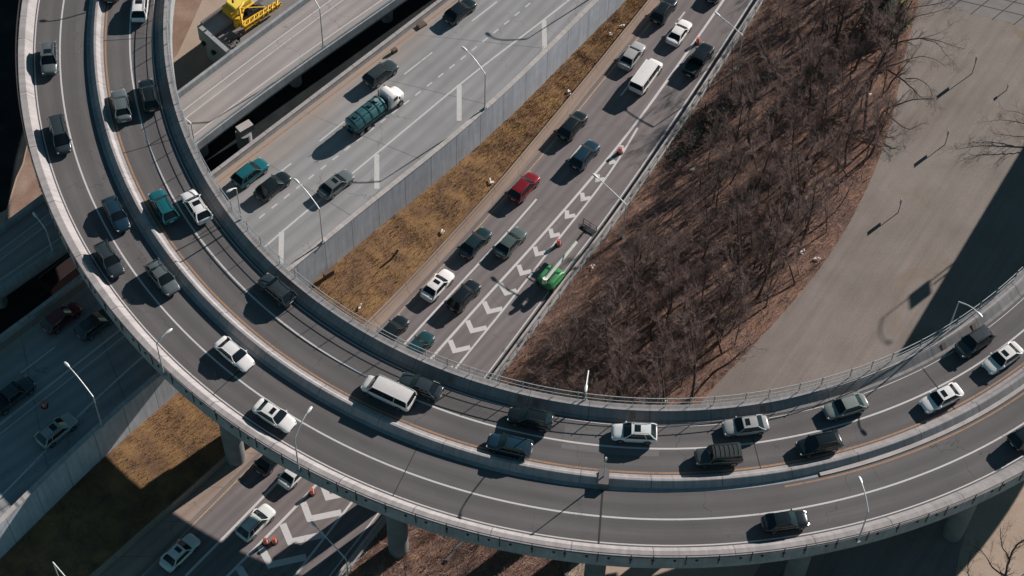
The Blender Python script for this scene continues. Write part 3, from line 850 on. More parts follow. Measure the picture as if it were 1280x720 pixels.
# lot posts with narrow edge-on banners
for k, (u, v, h, lab) in enumerate(((1215, 92, 3.2, 'thin dark lot post with banner nearest the concrete apron'), (1181, 181, 2.7, 'thin dark lot post with banner, middle one of the three in the lot'), (1122.5, 266, 2.6, 'thin dark lot post with banner nearest the overpass'))):
    w = W(u, v)
    g = empty('lot_post', w, 0, lab, 'post', 'posts in the dirt lot')
    mb = MB(); mb.tube([(0, 0, 0), (0, 0, h)], [.06, .045], 8); mb.build('pole', M['fence'], g)
    mb = MB(); mb.box((0, .28, h-.6), (.04, .5, 1.1)); mb.build('banner', M['steel'], g)
w = W(1258, 113)
g = empty('lot_marker', w, 0, 'small dark marker stub standing alone on the dirt lot', 'marker')
mb = MB(); mb.tube([(0, 0, 0), (0, 0, .9)], .06, 8); mb.build('stem', M['fence'], g)
mb = MB(); mb.box((0, 0, 1.0), (.06, .4, .3)); mb.build('plate', M['fence'], g)

# ------------------------------------------------------------------ vehicles
def ring(x, hw, zb, zt, crown=.04):
    h = zt-zb
    half = [(hw*.80, zb), (hw*.965, zb+h*.14), (hw, zb+h*.42), (hw*.99, zb+h*.68), (hw*.945, zt-h*.10), (hw*.83, zt), (hw*.42, zt+crown*.8)]
    r = [(x, -y, z) for y, z in reversed(half)]
    return [(x, y, z) for y, z in half]+[(x, 0, zt+crown)]+r+[(x, 0, zb)]
def lerp(a, b, t): return a+(b-a)*t
def loft(mb, st, crown=.04, n=4):
    """stations (x, hw, zb, zt), interpolated"""
    rows = []
    for i in range(len(st)-1):
        for k in range(n):
            t = k/n
            p0, p1, p2, p3 = st[max(i-1, 0)], st[i], st[i+1], st[min(i+2, len(st)-1)]
            v = []
            for c in range(4):
                if c == 0: v.append(lerp(p1[0], p2[0], t)); continue
                dx = (p2[0]-p1[0])
                m1 = (p2[c]-p0[c])/max(p2[0]-p0[0], 1e-6)*dx; m2 = (p3[c]-p1[c])/max(p3[0]-p1[0], 1e-6)*dx
                t2, t3 = t*t, t**3
                v.append(p1[c]*(2*t3-3*t2+1)+m1*(t3-2*t2+t)+p2[c]*(-2*t3+3*t2)+m2*(t3-t2))
            rows.append(ring(*v, crown))
    rows.append(ring(*st[-1], crown))
    mb.grid(rows, True, True)
    mb.add(rows[0], [tuple(range(len(rows[0])))], smooth=True); mb.add(rows[-1], [tuple(range(len(rows[-1])))], smooth=True)
KINDS = {
 'sedan': dict(st=[(-2.40, .66, .48, .80), (-2.30, .80, .36, .96), (-1.9, .89, .26, 1.02), (-1.2, .92, .22, 1.0), (0, .925, .22, .96), (1.0, .92, .22, .93), (1.7, .90, .24, .85), (2.15, .82, .28, .74), (2.38, .64, .40, .60)],
   base=(-1.90, 1.02), top=(-1.12, .30), wb=.86, wt=.65, zb=.95, zt=1.45, wheel=(1.42, -1.38, .33), b=-.35),
 'coupe': dict(st=[(-2.25, .64, .48, .82), (-2.15, .80, .36, .95), (-1.8, .90, .26, 1.0), (-1.2, .92, .22, .98), (0, .91, .22, .93), (.9, .90, .22, .90), (1.6, .89, .24, .82), (2.05, .80, .28, .70), (2.27, .60, .40, .56)],
   base=(-1.85, .95), top=(-.95, .20), wb=.84, wt=.62, zb=.92, zt=1.36, wheel=(1.35, -1.30, .33), b=-.6),
 'suv': dict(st=[(-2.33, .72, .50, .95), (-2.26, .84, .40, 1.08), (-1.9, .92, .30, 1.12), (-1.2, .94, .26, 1.10), (0, .945, .26, 1.08), (1.0, .94, .26, 1.06), (1.65, .92, .28, .98), (2.15, .85, .34, .87), (2.36, .68, .46, .70)],
   base=(-2.24, 1.10), top=(-1.58, .30), wb=.88, wt=.66, zb=1.06, zt=1.68, wheel=(1.42, -1.36, .37), b=-.3, d=-1.25, rails=True),
 'boxy': dict(st=[(-2.42, .82, .55, 1.05), (-2.36, .90, .45, 1.14), (-1.9, .95, .36, 1.16), (-1.2, .96, .32, 1.15), (0, .96, .32, 1.14), (1.0, .955, .32, 1.13), (1.7, .95, .34, 1.10), (2.25, .92, .40, 1.04), (2.42, .82, .50, .90)],
   base=(-2.36, 1.05), top=(-2.18, .62), wb=.88, wt=.76, zb=1.12, zt=1.82, wheel=(1.5, -1.42, .41), b=-.2, d=-1.2, rails=True, rack=True),
 'minivan': dict(st=[(-2.52, .74, .46, .92), (-2.44, .86, .36, 1.05), (-2.0, .94, .28, 1.08), (-1.2, .96, .24, 1.06), (0, .96, .24, 1.03), (1.2, .95, .24, .98), (1.9, .92, .26, .88), (2.35, .83, .32, .76), (2.54, .64, .44, .60)],
   base=(-2.44, 1.55), top=(-2.12, .62), wb=.88, wt=.70, zb=1.03, zt=1.76, wheel=(1.58, -1.45, .35), b=-.1, d=-1.2, rails=True),
 'van': dict(st=[(-2.85, .86, .55, 1.10), (-2.80, .95, .45, 1.22), (-2.2, 1.0, .36, 1.24), (-1.2, 1.01, .32, 1.24), (0, 1.01, .32, 1.24), (1.4, 1.0, .32, 1.22), (2.1, .97, .34, 1.12), (2.6, .92, .40, 1.02), (2.84, .80, .50, .85)],
   base=(-2.80, 2.0), top=(-2.66, 1.35), wb=.96, wt=.82, zb=1.2, zt=2.12, wheel=(1.85, -1.75, .38), b=.25, d=-1.15),
 'pickup': dict(st=[(-2.85, .84, .60, .82), (-2.80, .93, .50, .86), (-2.0, .97, .40, .88), (-.9, .98, .36, .92), (-.7, .98, .36, 1.12), (.9, .97, .36, 1.12), (1.8, .95, .38, 1.08), (2.5, .90, .44, 1.0), (2.72, .76, .55, .85)],
   base=(-.92, 1.25), top=(-.72, .65), wb=.90, wt=.72, zb=1.1, zt=1.80, wheel=(1.75, -1.75, .41), b=.15, bed=(-2.82, -.98)),
}
def cabin_pts(K):
    (b0, b1), (t0, t1) = K['base'], K['top']; wb, wt, zb, zt = K['wb'], K['wt'], K['zb'], K['zt']
    def P(fx, side, h):   # side wall point: fx along 0..1, h 0..1
        x = lerp(lerp(b0, b1, fx), lerp(t0, t1, fx), h)
        y = lerp(wb, wt, h)+.06*math.sin(h*PI)
        return Vector((x, side*y, lerp(zb, zt, h)))
    return P
def build_kind(name):
    """part name -> (mesh, material, sub-part list)"""
    K = KINDS[name]; P = cabin_pts(K); parts = []
    wt, zt = K['wt'], K['zt']; (t0, t1) = K['top']; (b0, b1) = K['base']
    # body with pillars and roof
    mb = MB(); loft(mb, K['st'])
    # roof panel, crowned
    rows = []; nx, ny = 8, 8
    for zoff, inset in ((.0, 0),):
        for i in range(nx+1):
            fx = i/nx; x = lerp(t0-.06, t1+.05, fx); r = []
            for j in range(ny+1):
                fy = j/ny*2-1
                edge = 1-.10*(abs(fx*2-1)**4)
                y = fy*(wt+.03)*edge
                z = zt+.015+.055*(1-fy*fy)*(1-.25*abs(fx*2-1)**3)-.02*abs(fx*2-1)**4
                r.append((x, y, z))
            rows.append(r)
    mb.grid(rows)
    low = [[(x, y, z-.07) for x, y, z in r] for r in rows]
    mb.grid(low)
    rim = [rows[0][j] for j in range(ny+1)]+[rows[i][ny] for i in range(1, nx+1)]+[rows[nx][j] for j in range(ny-1, -1, -1)]+[rows[i][0] for i in range(nx-1, 0, -1)]
    mb.grid([rim, [(x, y, z-.07) for x, y, z in rim]], True, True)
    # pillars
    for s in (-1, 1):
        for fx, w in ((0.0, .075), (1.0, .05)):
            mb.tube([P(fx, s, -.02), P(fx, s, .5), P(fx, s, 1.0)], [w*1.25, w, w], 6)
        if K.get('d'):
            fx = (K['d']-b0)/(b1-b0); mb.tube([P(fx, s, -.02), P(fx, s, .5), P(fx, s, 1.0)], .045, 6)
        # roof side rails in paint
        mb.tube([P(f/6, s, 1.0) for f in range(7)], .05, 6)
    if K.get('bed'):
        x0, x1 = K['bed']
        for s in (-1, 1): mb.box(((x0+x1)/2, s*.88, 1.0), (x1-x0, .13, .34))
        mb.box((x0+.05, 0, 1.0), (.1, 1.64, .34)); mb.box((x1-.03, 0, 1.0), (.06, 1.64, .34))
    parts.append(('body', mb, 'paint', []))
    if K.get('bed'):
        mb = MB(); mb.box(((x0+x1)/2, 0, .935), (x1-x0-.15, 1.62, .02)); parts.append(('cargo_bed', mb, 'trim', []))
    # glass
    def pane(rows_): 
        m = MB(); m.grid(rows_); return m
    def span(fx, h0, h1, bulge):
        rows_ = []
        for i in range(5):
            h = lerp(h0, h1, i/4); a, b = P(fx, -1, h), P(fx, 1, h); r = []
            for j in range(9):
                t = j/8; q = a.lerp(b, t); q = Vector((q.x+bulge*(1-(2*t-1)**2), q.y, q.z)); r.append(q)
            rows_.append(r)
        return rows_
    parts.append(('windscreen', pane(span(1.0, .0, .985, .09)), 'glass', []))
    parts.append(('rear_window', pane(span(0.0, .10, .97, -.05)), 'glass', []))
    bfx = (K['b']-b0)/(b1-b0)
    cuts = [0.03, bfx-.012, bfx+.012, .985]
    if K.get('d'):
        dfx = (K['d']-b0)/(b1-b0); cuts = [0.03, dfx-.012, dfx+.012, bfx-.012, bfx+.012, .985]
    for s in (-1, 1):
        for k in range(0, len(cuts), 2):
            rows_ = [[P(lerp(cuts[k], cuts[k+1], j/3), s, h)+Vector((0, s*.002, 0)) for j in range(4)] for h in (.02, .25, .5, .75, .98)]
            parts.append(('side_window', pane(rows_), 'glass', []))
        # B pillar in dark trim
        m = MB(); m.tube([P(bfx, s, 0), P(bfx, s, .5), P(bfx, s, 1)], .04, 5); parts.append(('door_pillar', m, 'trim', []))
    # wheels
    xf, xr, r = K['wheel']; hw = max(q[1] for q in K['st'])
    for x in (xf, xr):
        for s in (-1, 1):
            yo = s*(hw+.005)
            def disc(m, rr, y0, y1, n=18):
                m.tube([(x, y0, r), (x, y1, r)], rr, n, True, False)
            m = MB(); disc(m, r, yo-s*.22, yo); m2 = MB(); disc(m2, r*.64, yo-s*.05, yo+s*.012, 14)
            parts.append(('wheel', m, 'tyre', [('rim', m2, 'rim')]))
            m = MB(); rows_ = []
            for rr in (r*1.02, r*1.22):
                rows_.append([(x+rr*math.cos(a), s*(hw+.008 if rr < r*1.1 else hw-.004), r+rr*math.sin(a)) for a in [PI*k/12 for k in range(13)]])
            m.grid(rows_); parts.append(('wheel_arch', m, 'trim', []))
    # lights, grille, plates, mirrors
    xF = K['st'][-1][0]; zf = K['st'][-2][3]; wF = K['st'][-2][1]; xB = K['st'][0][0]; zr = K['st'][1][3]; wB = K['st'][1][1]
    for s in (-1, 1):
        m = MB(); m.box((xF-.235, s*wF*.76, zf-.085), (.26, .28, .12), s*-.5); parts.append(('headlight', m, 'lamp_glass', []))
        m = MB(); m.box((xB+.13, s*wB*.83, zr-.13), (.16, .22, .16), s*.5); parts.append(('tail_light', m, 'tail', []))
        q = P(.96, s, .06); m = MB(); m.box((q.x-.05, s*(abs(q.y)+.10), q.z+.05), (.14, .18, .12), s*-.2); parts.append(('mirror', m, 'paint', []))
    m = MB(); m.box((xF-.03, 0, zf-.24), (.1, wF*.95, .2)); parts.append(('grille', m, 'trim', []))
    m = MB(); m.box((xB+.01, 0, zr-.28), (.05, .5, .14)); parts.append(('number_plate', m, 'plate', []))
    if K.get('rails'):
        for s in (-1, 1):
            m = MB(); y = s*(wt-.06)
            m.tube([(t0+.1, y, zt+.03), (t0+.25, y, zt+.12), (t1-.3, y, zt+.12), (t1-.12, y, zt+.03)], .025, 5); parts.append(('roof_rail', m, 'trim', []))
    if K.get('rack'):
        m = MB()
        for k in range(6): m.box((lerp(t0+.2, t1-.3, k/5), 0, zt+.11), (.05, wt*1.7, .03))
        parts.append(('roof_rack', m, 'trim', []))
    return parts
cache = {}
def car_meshes(name):
    if name not in cache:
        out = []
        for nm, mb, mt, subs in build_kind(name):
            def mk(n2, m, t):
                me = m.mesh(n2); bm = bmesh.new(); bm.from_mesh(me); bmesh.ops.recalc_face_normals(bm, faces=bm.faces[:]); bm.to_mesh(me); bm.free()
                me.materials.append(M[t]); return me
            out.append((nm, mk(nm, mb, mt), [(a, mk(a, b, c)) for a, b, c in subs]))
        # sunroof
        K = KINDS[name]; m = MB(); t0, t1 = K['top']; w = K['wt']
        xs = (lerp(t0, t1, .52), lerp(t0, t1, .86)); rows_ = []
        for i in range(4):
            x = lerp(xs[0], xs[1], i/3); rows_.append([(x, f*w*.62, K['zt']+.024+.055*(1-(f*.62)**2)) for f in (-1, -.5, 0, .5, 1)])
        m.grid(rows_); me = m.mesh('sunroof'); me.materials.append(M['glass']); cache[name+'_sun'] = me
        cache[name] = out
    return cache[name]
def vehicle(kind, loc, ang, colr, label, cat, sunroof=False, lights=False, scale=1.0, group='cars on the roads', rack=True):
    nm = {'sedan': 'sedan_car', 'coupe': 'coupe_car', 'suv': 'sport_utility_car', 'boxy': 'boxy_utility_car', 'minivan': 'minivan', 'van': 'passenger_van', 'pickup': 'pickup_truck'}[kind]
    g = empty(nm, loc, ang, label, cat, group)
    g.scale = (scale*1.05, scale*1.07, scale*1.04)
    for pn, me, subs in car_meshes(kind):
        if pn == 'roof_rack' and not rack: continue
        o = bpy.data.objects.new(pn, me); link(o, g); o.color = col4(colr)
        if lights and pn == 'headlight':
            o.material_slots[0].link = 'OBJECT'; o.material_slots[0].material = M['lamp_on']
        for a, m2 in subs:
            q = bpy.data.objects.new(a, m2); link(q, o)
    if sunroof: link(bpy.data.objects.new('sunroof', cache[kind+'_sun']), g)
    return g
def on_ramp(u, v, outer, *a, z=.8, **kw):
    w = W(u, v, DECK+z); i = min(range(len(RP)), key=lambda k: (RP[k][0].to_2d()-w.to_2d()).length)
    ph = math.atan2(RP[i][1].y, RP[i][1].x)
    return (Vector((w.x, w.y, RP[i][2]+.01)), ph+(PI/2 if outer else -PI/2))
def on_road(u, v, ref, zr, z=.75, flip=False):
    w = W(u, v, zr+z); d, s_, an = project(ref, w)
    return (Vector((w.x, w.y, zr+.02)), an+PI+(PI if flip else 0))
BLK, NAVY, DGR, GRY, SIL, WHT = (.010, .015, .018), (.012, .034, .056), (.032, .044, .050), (.105, .122, .128), (.34, .34, .335), (.74, .71, .70)
TEAL, RED, SAGE = (.012, .105, .125), (.17, .012, .018), (.21, .23, .22)
# outer carriageway of the overpass
for k, u, v, c, lab, cat, kw in (
 ('suv', 61, 73, GRY, 'grey car with dark sunroof, uppermost in the outer lanes of the overpass', 'car', dict(sunroof=True)),
 ('minivan', 75, 169, DGR, 'dark grey minivan hugging the outer walkway of the overpass', 'minivan', {}),
 ('sedan', 145, 267, NAVY, 'dark navy sedan on the outer lanes beside the median barrier', 'car', {}),
 ('suv', 136, 324, DGR, 'dark grey utility car with roof rails on the outer edge lane', 'car', {}),
 ('suv', 203, 347, GRY, 'grey crossover beside the median just above the white sedan', 'car', {}),
 ('sedan', 293, 442, WHT, 'white four door sedan with white roof on the outer lanes', 'car', {}),
 ('sedan', 343, 519, WHT, 'white sedan with a dark sunroof next to the outer walkway', 'car', dict(sunroof=True)),
 ('sedan', 982, 651, BLK, 'black sedan with lit headlights, lone car at the bottom of the overpass', 'car', dict(lights=True)),
 ('suv', 1286, 543, BLK, 'black car cut off by the frame beside the overpass lane line', 'car', {})):
    loc, an = on_ramp(u, v, True); vehicle(k, loc, an, c, lab, cat, **kw)
# inner carriageway
for k, u, v, c, lab, cat, kw in (
 ('suv', 175, 7, WHT, 'white utility car with sunroof at the very top of the inner lanes', 'car', dict(sunroof=True)),
 ('sedan', 140, -17, BLK, 'dark car just out of frame whose shadow reaches the inner lanes', 'car', {}),
 ('sedan', 151, 131, GRY, 'grey sedan in the inner lanes beside the black roof railed one', 'car', {}),
 ('suv', 186, 119, BLK, 'black roof railed utility car against the shaded inner fence', 'car', {}),
 ('suv', 204, 258, TEAL, 'teal green utility car beside the median barrier on the overpass', 'car', {}),
 ('suv', 245, 258, WHT, 'white utility car with sunroof beside the teal one on the overpass', 'car', dict(sunroof=True)),
 ('suv', 346, 362, DGR, 'dark utility car alone in the shade near the inner fence above the van', 'car', {}),
 ('van', 485, 490, (.62, .58, .57), 'white passenger van with long row of side windows', 'van', {}),
 ('sedan', 526, 482, DGR, 'dark grey sedan right behind the white passenger van', 'car', {}),
 ('suv', 663, 523, BLK, 'black utility car in the shade of the inner fence', 'car', {}),
 ('suv', 637, 557, NAVY, 'dark navy utility car beside the median under the black one', 'car', {}),
 ('suv', 793, 541, (.62, .63, .63), 'pale silver utility car with sunroof on the lane line of the curve', 'car', dict(sunroof=True)),
 ('sedan', 932, 532, SIL, 'silver sedan ahead of the grey boxy utility car', 'car', dict(sunroof=True)),
 ('boxy', 898, 570, (.05, .055, .056), 'dark grey boxy utility car with roof rack beside the median', 'car', {}),
 ('suv', 1024, 555, BLK, 'black crossover beside the median right of the boxy utility car', 'car', {}),
 ('sedan', 1057, 508, SAGE, 'greenish silver sedan close to the inner fence', 'car', {}),
 ('sedan', 1177, 497, WHT, 'white sedan with dark sunroof beside the median on the right', 'car', dict(sunroof=True)),
 ('sedan', 1253, 448, (.68, .66, .63), 'white sedan with dark sunroof farthest right on the overpass', 'car', dict(sunroof=True)),
 ('suv', 1217, 428, (.05, .058, .062), 'dark grey utility car next to the sunlit inner parapet', 'car', {})):
    loc, an = on_ramp(u, v, False, z=1.0 if k in ('van', 'pickup') else .8); vehicle(k, loc, an, c, lab, cat, **kw)
# upper highway
for k, u, v, c, lab, cat, kw in (
 ('sedan', 575, 13, BLK, 'black sedan farthest up the upper highway', 'car', {}),
 ('suv', 476, 92, DGR, 'dark grey car just ahead of the tanker truck', 'car', {}),
 ('suv', 313, 216, TEAL, 'teal blue car next to the pale parapet of the upper highway', 'car', {}),
 ('sedan', 341, 232, BLK, 'black sedan beside the teal blue car on the upper highway', 'car', {}),
 ('sedan', 420, 230, (.11, .125, .13), 'grey sedan with dark sunroof alone by the solid lane line', 'car', dict(sunroof=True)),
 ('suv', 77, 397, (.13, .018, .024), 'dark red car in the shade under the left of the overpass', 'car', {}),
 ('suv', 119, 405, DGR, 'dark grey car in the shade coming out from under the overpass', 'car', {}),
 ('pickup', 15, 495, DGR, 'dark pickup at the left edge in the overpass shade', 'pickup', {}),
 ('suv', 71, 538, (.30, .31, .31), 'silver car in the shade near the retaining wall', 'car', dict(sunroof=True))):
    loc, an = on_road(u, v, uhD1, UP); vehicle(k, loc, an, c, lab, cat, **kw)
# lower highway
for k, u, v, c, lab, cat, kw in (
 ('suv', 830, 13, BLK, 'black utility car at the top of the lower highway, left lane', 'car', {}),
 ('coupe', 849, 40, WHT, 'white coupe at the top of the lower highway', 'car', {}),
 ('sedan', 790, 69, SIL, 'silver sedan next to the white minibus', 'car', {}),
 ('van', 808, 94, WHT, 'white minibus on the lower highway beside the silver sedan', 'van', {}),
 ('pickup', 874, 73, BLK, 'black pickup standing on the hatched right shoulder', 'pickup', {}),
 ('suv', 716, 157, BLK, 'black utility car in the left lane between minibus and red car', 'car', {}),
 ('suv', 731, 194, NAVY, 'dark navy utility car beside the start of the gore chevrons', 'car', {}),
 ('suv', 655, 234, RED, 'dark red utility car, the only red one in the sun', 'car', {}),
 ('sedan', 594, 303, (.012, .028, .034), 'dark blue sedan left of the green grey sedan', 'car', {}),
 ('sedan', 638, 303, (.07, .095, .092), 'green grey sedan near the boom lift', 'car', {}),
 ('sedan', 547, 356, WHT, 'white sedan with dark sunroof in the left lane by the grass', 'car', dict(sunroof=True)),
 ('suv', 580, 370, BLK, 'black utility car beside the white sedan by the chevrons', 'car', {}),
 ('sedan', 490, 414, BLK, 'black car half hidden behind the inner fence of the overpass', 'car', {}),
 ('sedan', 522, 434, (.012, .045, .052), 'dark teal car almost hidden behind the inner fence of the overpass', 'car', {}),
 ('sedan', 371, 588, WHT, 'white car nosing out from under the overpass beside the orange drum', 'car', {}),
 ('sedan', 341, 571, BLK, 'dark car nosing out from under the overpass by the yellow line', 'car', {}),
 ('suv', 320, 653, (.60, .62, .60), 'pale silver utility car in the sun beside the orange drums', 'car', {}),
 ('sedan', 225, 690, (.66, .66, .63), 'white sedan with glass roof in the shade at the bottom', 'car', dict(sunroof=True)),
 ('sedan', 897, -14, BLK, 'dark car above the frame whose shadow shows at the top', 'car', {})):
    loc, an = on_road(u, v, lhW1, 0, 1.0 if k in ('van', 'pickup') else .75); vehicle(k, loc, an, c, lab, cat, **kw)

# tanker truck
loc, an = on_road(468, 137, uhD1, UP, 1.4)
tk = empty('tanker_truck', loc, an, 'teal tanker truck with white cab on the upper highway', 'truck'); tk.scale = (.93, .96, .96)
mb = MB(); loft(mb, [(2.0, 1.08, .7, 2.75), (2.15, 1.2, .6, 2.9), (2.9, 1.2, .55, 2.95), (3.3, 1.16, .55, 2.7), (3.7, 1.05, .6, 1.95), (4.5, .95, .6, 1.75), (4.75, .75, .7, 1.55)], .08)
mb.build('cab', M['white_paint'], tk)
mb = MB(); mb.grid([[Vector((3.30+.1*h, y*1.0, 2.72-.62*h))+Vector((.05*(1-(y)**2), 0, .02)) for y in (-1, -.5, 0, .5, 1)] for h in (0, .35, .7, 1)]); mb.build('windscreen', M['glass'], tk)
for s in (-1, 1):
    mb = MB(); mb.box((2.85, s*1.19, 2.25), (.75, .06, .55)); mb.build('side_window', M['glass'], tk)
    mb = MB(); mb.box((3.35, s*1.4, 2.2), (.1, .28, .45)); mb.build('mirror', M['trim'], tk)
    mb = MB(); mb.box((4.62, s*.72, 1.25), (.2, .28, .22)); mb.build('headlight', M['lamp_glass'], tk)
    mb = MB(); mb.bar((1.75, s*.95, .8), (1.75, s*.95, 3.3), .09, 8); mb.build('exhaust_stack', M['steel'], tk)
    mb = MB(); mb.box((-1.4, s*1.05, 1.25), (5.6, .32, .10)); mb.build('catwalk', M['teal_dark'], tk)
    mb = MB(); mb.tube([(-4.3, s*.62, 3.02), (1.2, s*.62, 3.02)], .035, 5)
    for k in range(7): mb.bar((-4.2+k*.9, s*.62, 2.6), (-4.2+k*.9, s*.62, 3.02), .03, 5)
    mb.build('top_rail', M['teal_dark'], tk)
    mb = MB(); mb.box((-4.75, s*.95, 1.1), (.1, .3, .16)); mb.build('tail_light', M['tail'], tk)
    for x in (3.75, -2.2, -3.5):
        mb = MB(); mb.tube([(x, s*.75, .5), (x, s*1.2, .5)], .5, 18, True, False); q = mb.build('wheel', M['tyre'], tk)
        mb = MB(); mb.tube([(x, s*1.1, .5), (x, s*1.215, .5)], .28, 14, True, False); mb.build('rim', M['rim'], q)
mb = MB(); prof = []
rows = []
for x, r in ((-4.55, .25), (-4.5, .8), (-4.35, 1.02), (-4.1, 1.1), (1.0, 1.1), (1.25, 1.02), (1.4, .8), (1.45, .25)):
    rows.append([(x, r*1.05*math.cos(a), 1.85+r*math.sin(a)*.95) for a in [2*PI*k/24 for k in range(24)]])
mb.grid(rows, True, True); mb.build('tank', M['teal'], tk)
for x in (-4.1, -2.7, -1.4, -.1, 1.0):
    mb = MB(); rows = []
    for xx, r in ((x-.07, 1.09), (x-.07, 1.17), (x+.07, 1.17), (x+.07, 1.09)): rows.append([(xx, r*1.05*math.cos(a), 1.85+r*math.sin(a)*.95) for a in [2*PI*k/24 for k in range(24)]])
    mb.grid(rows, False, True); mb.build('tank_band', M['teal_dark'], tk)
for x in (-3.4, -.75, .45):
    mb = MB(); mb.tube([(x, 0, 2.85), (x, 0, 3.1)], .32, 14); mb.build('hatch', M['steel'] if x > 0 else M['teal_dark'], tk)
mb = MB(); mb.box((-.2, 0, .78), (9.0, .9, .24)); mb.build('chassis', M['trim'], tk)
mb = MB(); mb.box((1.7, 0, 1.5), (.35, 1.6, 1.2)); mb.build('pump_box', M['teal_dark'], tk)

# green boom lift
w = W(690, 347, .9); d, s_, an = project(lhW2, w)
tip = W(735, 283, 3.6); an = math.atan2(tip.y-w.y, tip.x-w.x)
bl = empty('boom_lift', (w.x, w.y, .02), an, 'green boom lift with long cream boom on the hatched shoulder', 'boom lift')
mb = MB(); loft(mb, [(-1.5, .8, .45, 1.0), (-1.35, 1.0, .4, 1.1), (0, 1.1, .4, 1.12), (1.35, 1.0, .4, 1.1), (1.5, .8, .45, 1.0)], .05); mb.build('chassis', M['green'], bl)
for x in (-1.15, 1.15):
    for s in (-1, 1):
        mb = MB(); mb.tube([(x, s*.75, .45), (x, s*1.2, .45)], .45, 16, True, False); q = mb.build('wheel', M['tyre'], bl)
        mb = MB(); mb.tube([(x, s*1.15, .45), (x, s*1.215, .45)], .22, 12, True, False); mb.build('rim', M['green'], q)
mb = MB(); mb.tube([(0, 0, 1.1), (0, 0, 1.35)], .7, 16); mb.build('turntable', M['dark_metal'], bl)
for s in (-1, 1):
    mb = MB(); loft(mb, [(-1.7, .28, 1.3, 1.75), (-1.6, .36, 1.28, 1.95), (.7, .36, 1.28, 1.95), (.9, .26, 1.3, 1.7)], .04)
    mb.v = [(x, y+s*.68, z) for x, y, z in mb.v]; mb.build('engine_cover', M['green'], bl)
mb = MB(); mb.tube([(-1.7, 0, 2.2), (4.8, 0, 3.1)], .27, 4, True, False); mb.build('main_boom', M['boom_white'], bl)
mb = MB(); mb.tube([(-1.65, 0, 1.7), (-1.5, 0, 2.45)], .3, 8); mb.build('boom_pivot', M['boom_white'], bl)
mb = MB(); mb.tube([(4.7, 0, 3.08), (6.6, 0, 3.4)], .13, 6, True, False); mb.build('fly_boom', M['dark_metal'], bl)
bk = MB(); bk.box((7.2, 0, 2.85), (1.0, 2.0, .1)); bk.box((6.65, 0, 3.2), (.12, .5, .8)); bk.build('basket_floor', M['dark_metal'], bl)
mb = MB()
for zz in (3.3, 3.85):
    mb.tube([(6.72, -1, zz), (7.68, -1, zz), (7.68, 1, zz), (6.72, 1, zz), (6.72, -1, zz)], .05, 5)
for x in (6.72, 7.68):
    for y in (-1, 0, 1): mb.bar((x, y, 2.85), (x, y, 3.85), .04, 5)
mb.build('basket_rail', M['dark_metal'], bl)
mb = MB(); mb.box((7.0, .5, 3.3), (.4, .6, .8)); mb.build('control_box', M['trim'], bl)

# yellow crane on the unfinished deck
w = W(305, 3, 6.2)
an = math.atan2(dirv.y, dirv.x)
cr = empty('yellow_crane', (w.x, w.y, 4.31), an, 'bright yellow crawler crane on the unfinished deck at the top', 'crane')
for s in (-1, 1):
    mb = MB(); pts = []
    for k in range(13):
        a = PI/2+PI*k/12; pts.append((-1.6+.45*math.cos(a), .5+.45*math.sin(a)))
    for k in range(13):
        a = -PI/2+PI*k/12; pts.append((1.6+.45*math.cos(a), .5+.45*math.sin(a)))
    rows = [[(x, s*1.05+yy, z) for x, z in pts] for yy in (-.3, .3)]
    mb.grid(rows, False, True); mb.add(rows[0], [tuple(range(26))]); mb.add(rows[1], [tuple(range(26))]); mb.build('crawler_track', M['dark_metal'], cr)
mb = MB(); mb.tube([(0, 0, .6), (0, 0, 1.2)], .9, 16); mb.build('turntable', M['dark_metal'], cr)
mb = MB(); mb.box((-.6, .3, 2.0), (2.9, 1.9, 1.5)); bm_ = mb.build('machine_house', M['yellow_pale'], cr)
bv = bm_.modifiers.new('bevel', 'BEVEL'); bv.width = .15; bv.segments = 3
mb = MB(); mb.box((1.5, .85, 2.0), (1.3, .9, 1.6)); c_ = mb.build('cab', M['yellow_machine'], cr)
mb = MB(); mb.box((2.16, .85, 2.3), (.03, .75, .8)); mb.build('window', M['glass'], c_)
mb = MB(); mb.box((-2.4, .3, 1.8), (.6, 1.9, 1.1)); mb.build('counterweight', M['yellow_machine'], cr)
mb = MB(); R3 = Vector((-2.6, -2.5, 1.2)); T3 = Vector((3.6, -2.8, 1.1))
for oy, oz in ((-.35, -.3), (.35, -.3), (-.35, .35), (.35, .35)): mb.bar(R3+Vector((0, oy, oz)), T3+Vector((0, oy*.6, oz*.6)), .14, 6)
for k in range(8):
    a, b = R3.lerp(T3, k/8), R3.lerp(T3, (k+1)/8)
    for (y0, z0), (y1, z1) in (((-.35, .35), (.35, .35)), ((.35, .35), (.35, -.3)), ((-.35, -.3), (-.35, .35))):
        mb.bar(a+Vector((0, y0, z0)), b+Vector((0, y1, z1)), .085, 5); mb.bar(a+Vector((0, y0, z0)), a+Vector((0, y1, z1)), .085, 5)
mb.build('lattice_boom', M['yellow_machine'], cr)
mb = MB(); mb.box((-2.5, -1.5, 1.3), (1.0, .5, 1.3)); mb.box((-2.1, -2.3, 1.0), (.5, 1.3, .6)); mb.tube([(-2.6, -2.5, 1.6), (-1.6, -1.0, 2.9), (-.2, -.4, 2.5)], .15, 6); mb.tube([(-2.4, -1.9, 1.6), (-1.0, -1.0, 2.2), (.8, -1.0, 2.0)], .17, 6); mb.tube([(-1.6, -1.0, 2.9), (1.5, -2.4, 1.7)], .07, 5); mb.build('boom_frame', M['yellow_machine'], cr)
mb = MB(); mb.tube([(-.3, -1.35, 1.5), (-.3, -.7, 1.5)], .42, 14); mb.tube([(.7, -1.35, 1.5), (.7, -.7, 1.5)], .34, 14); mb.build('winch_drum', M['dark_metal'], cr)
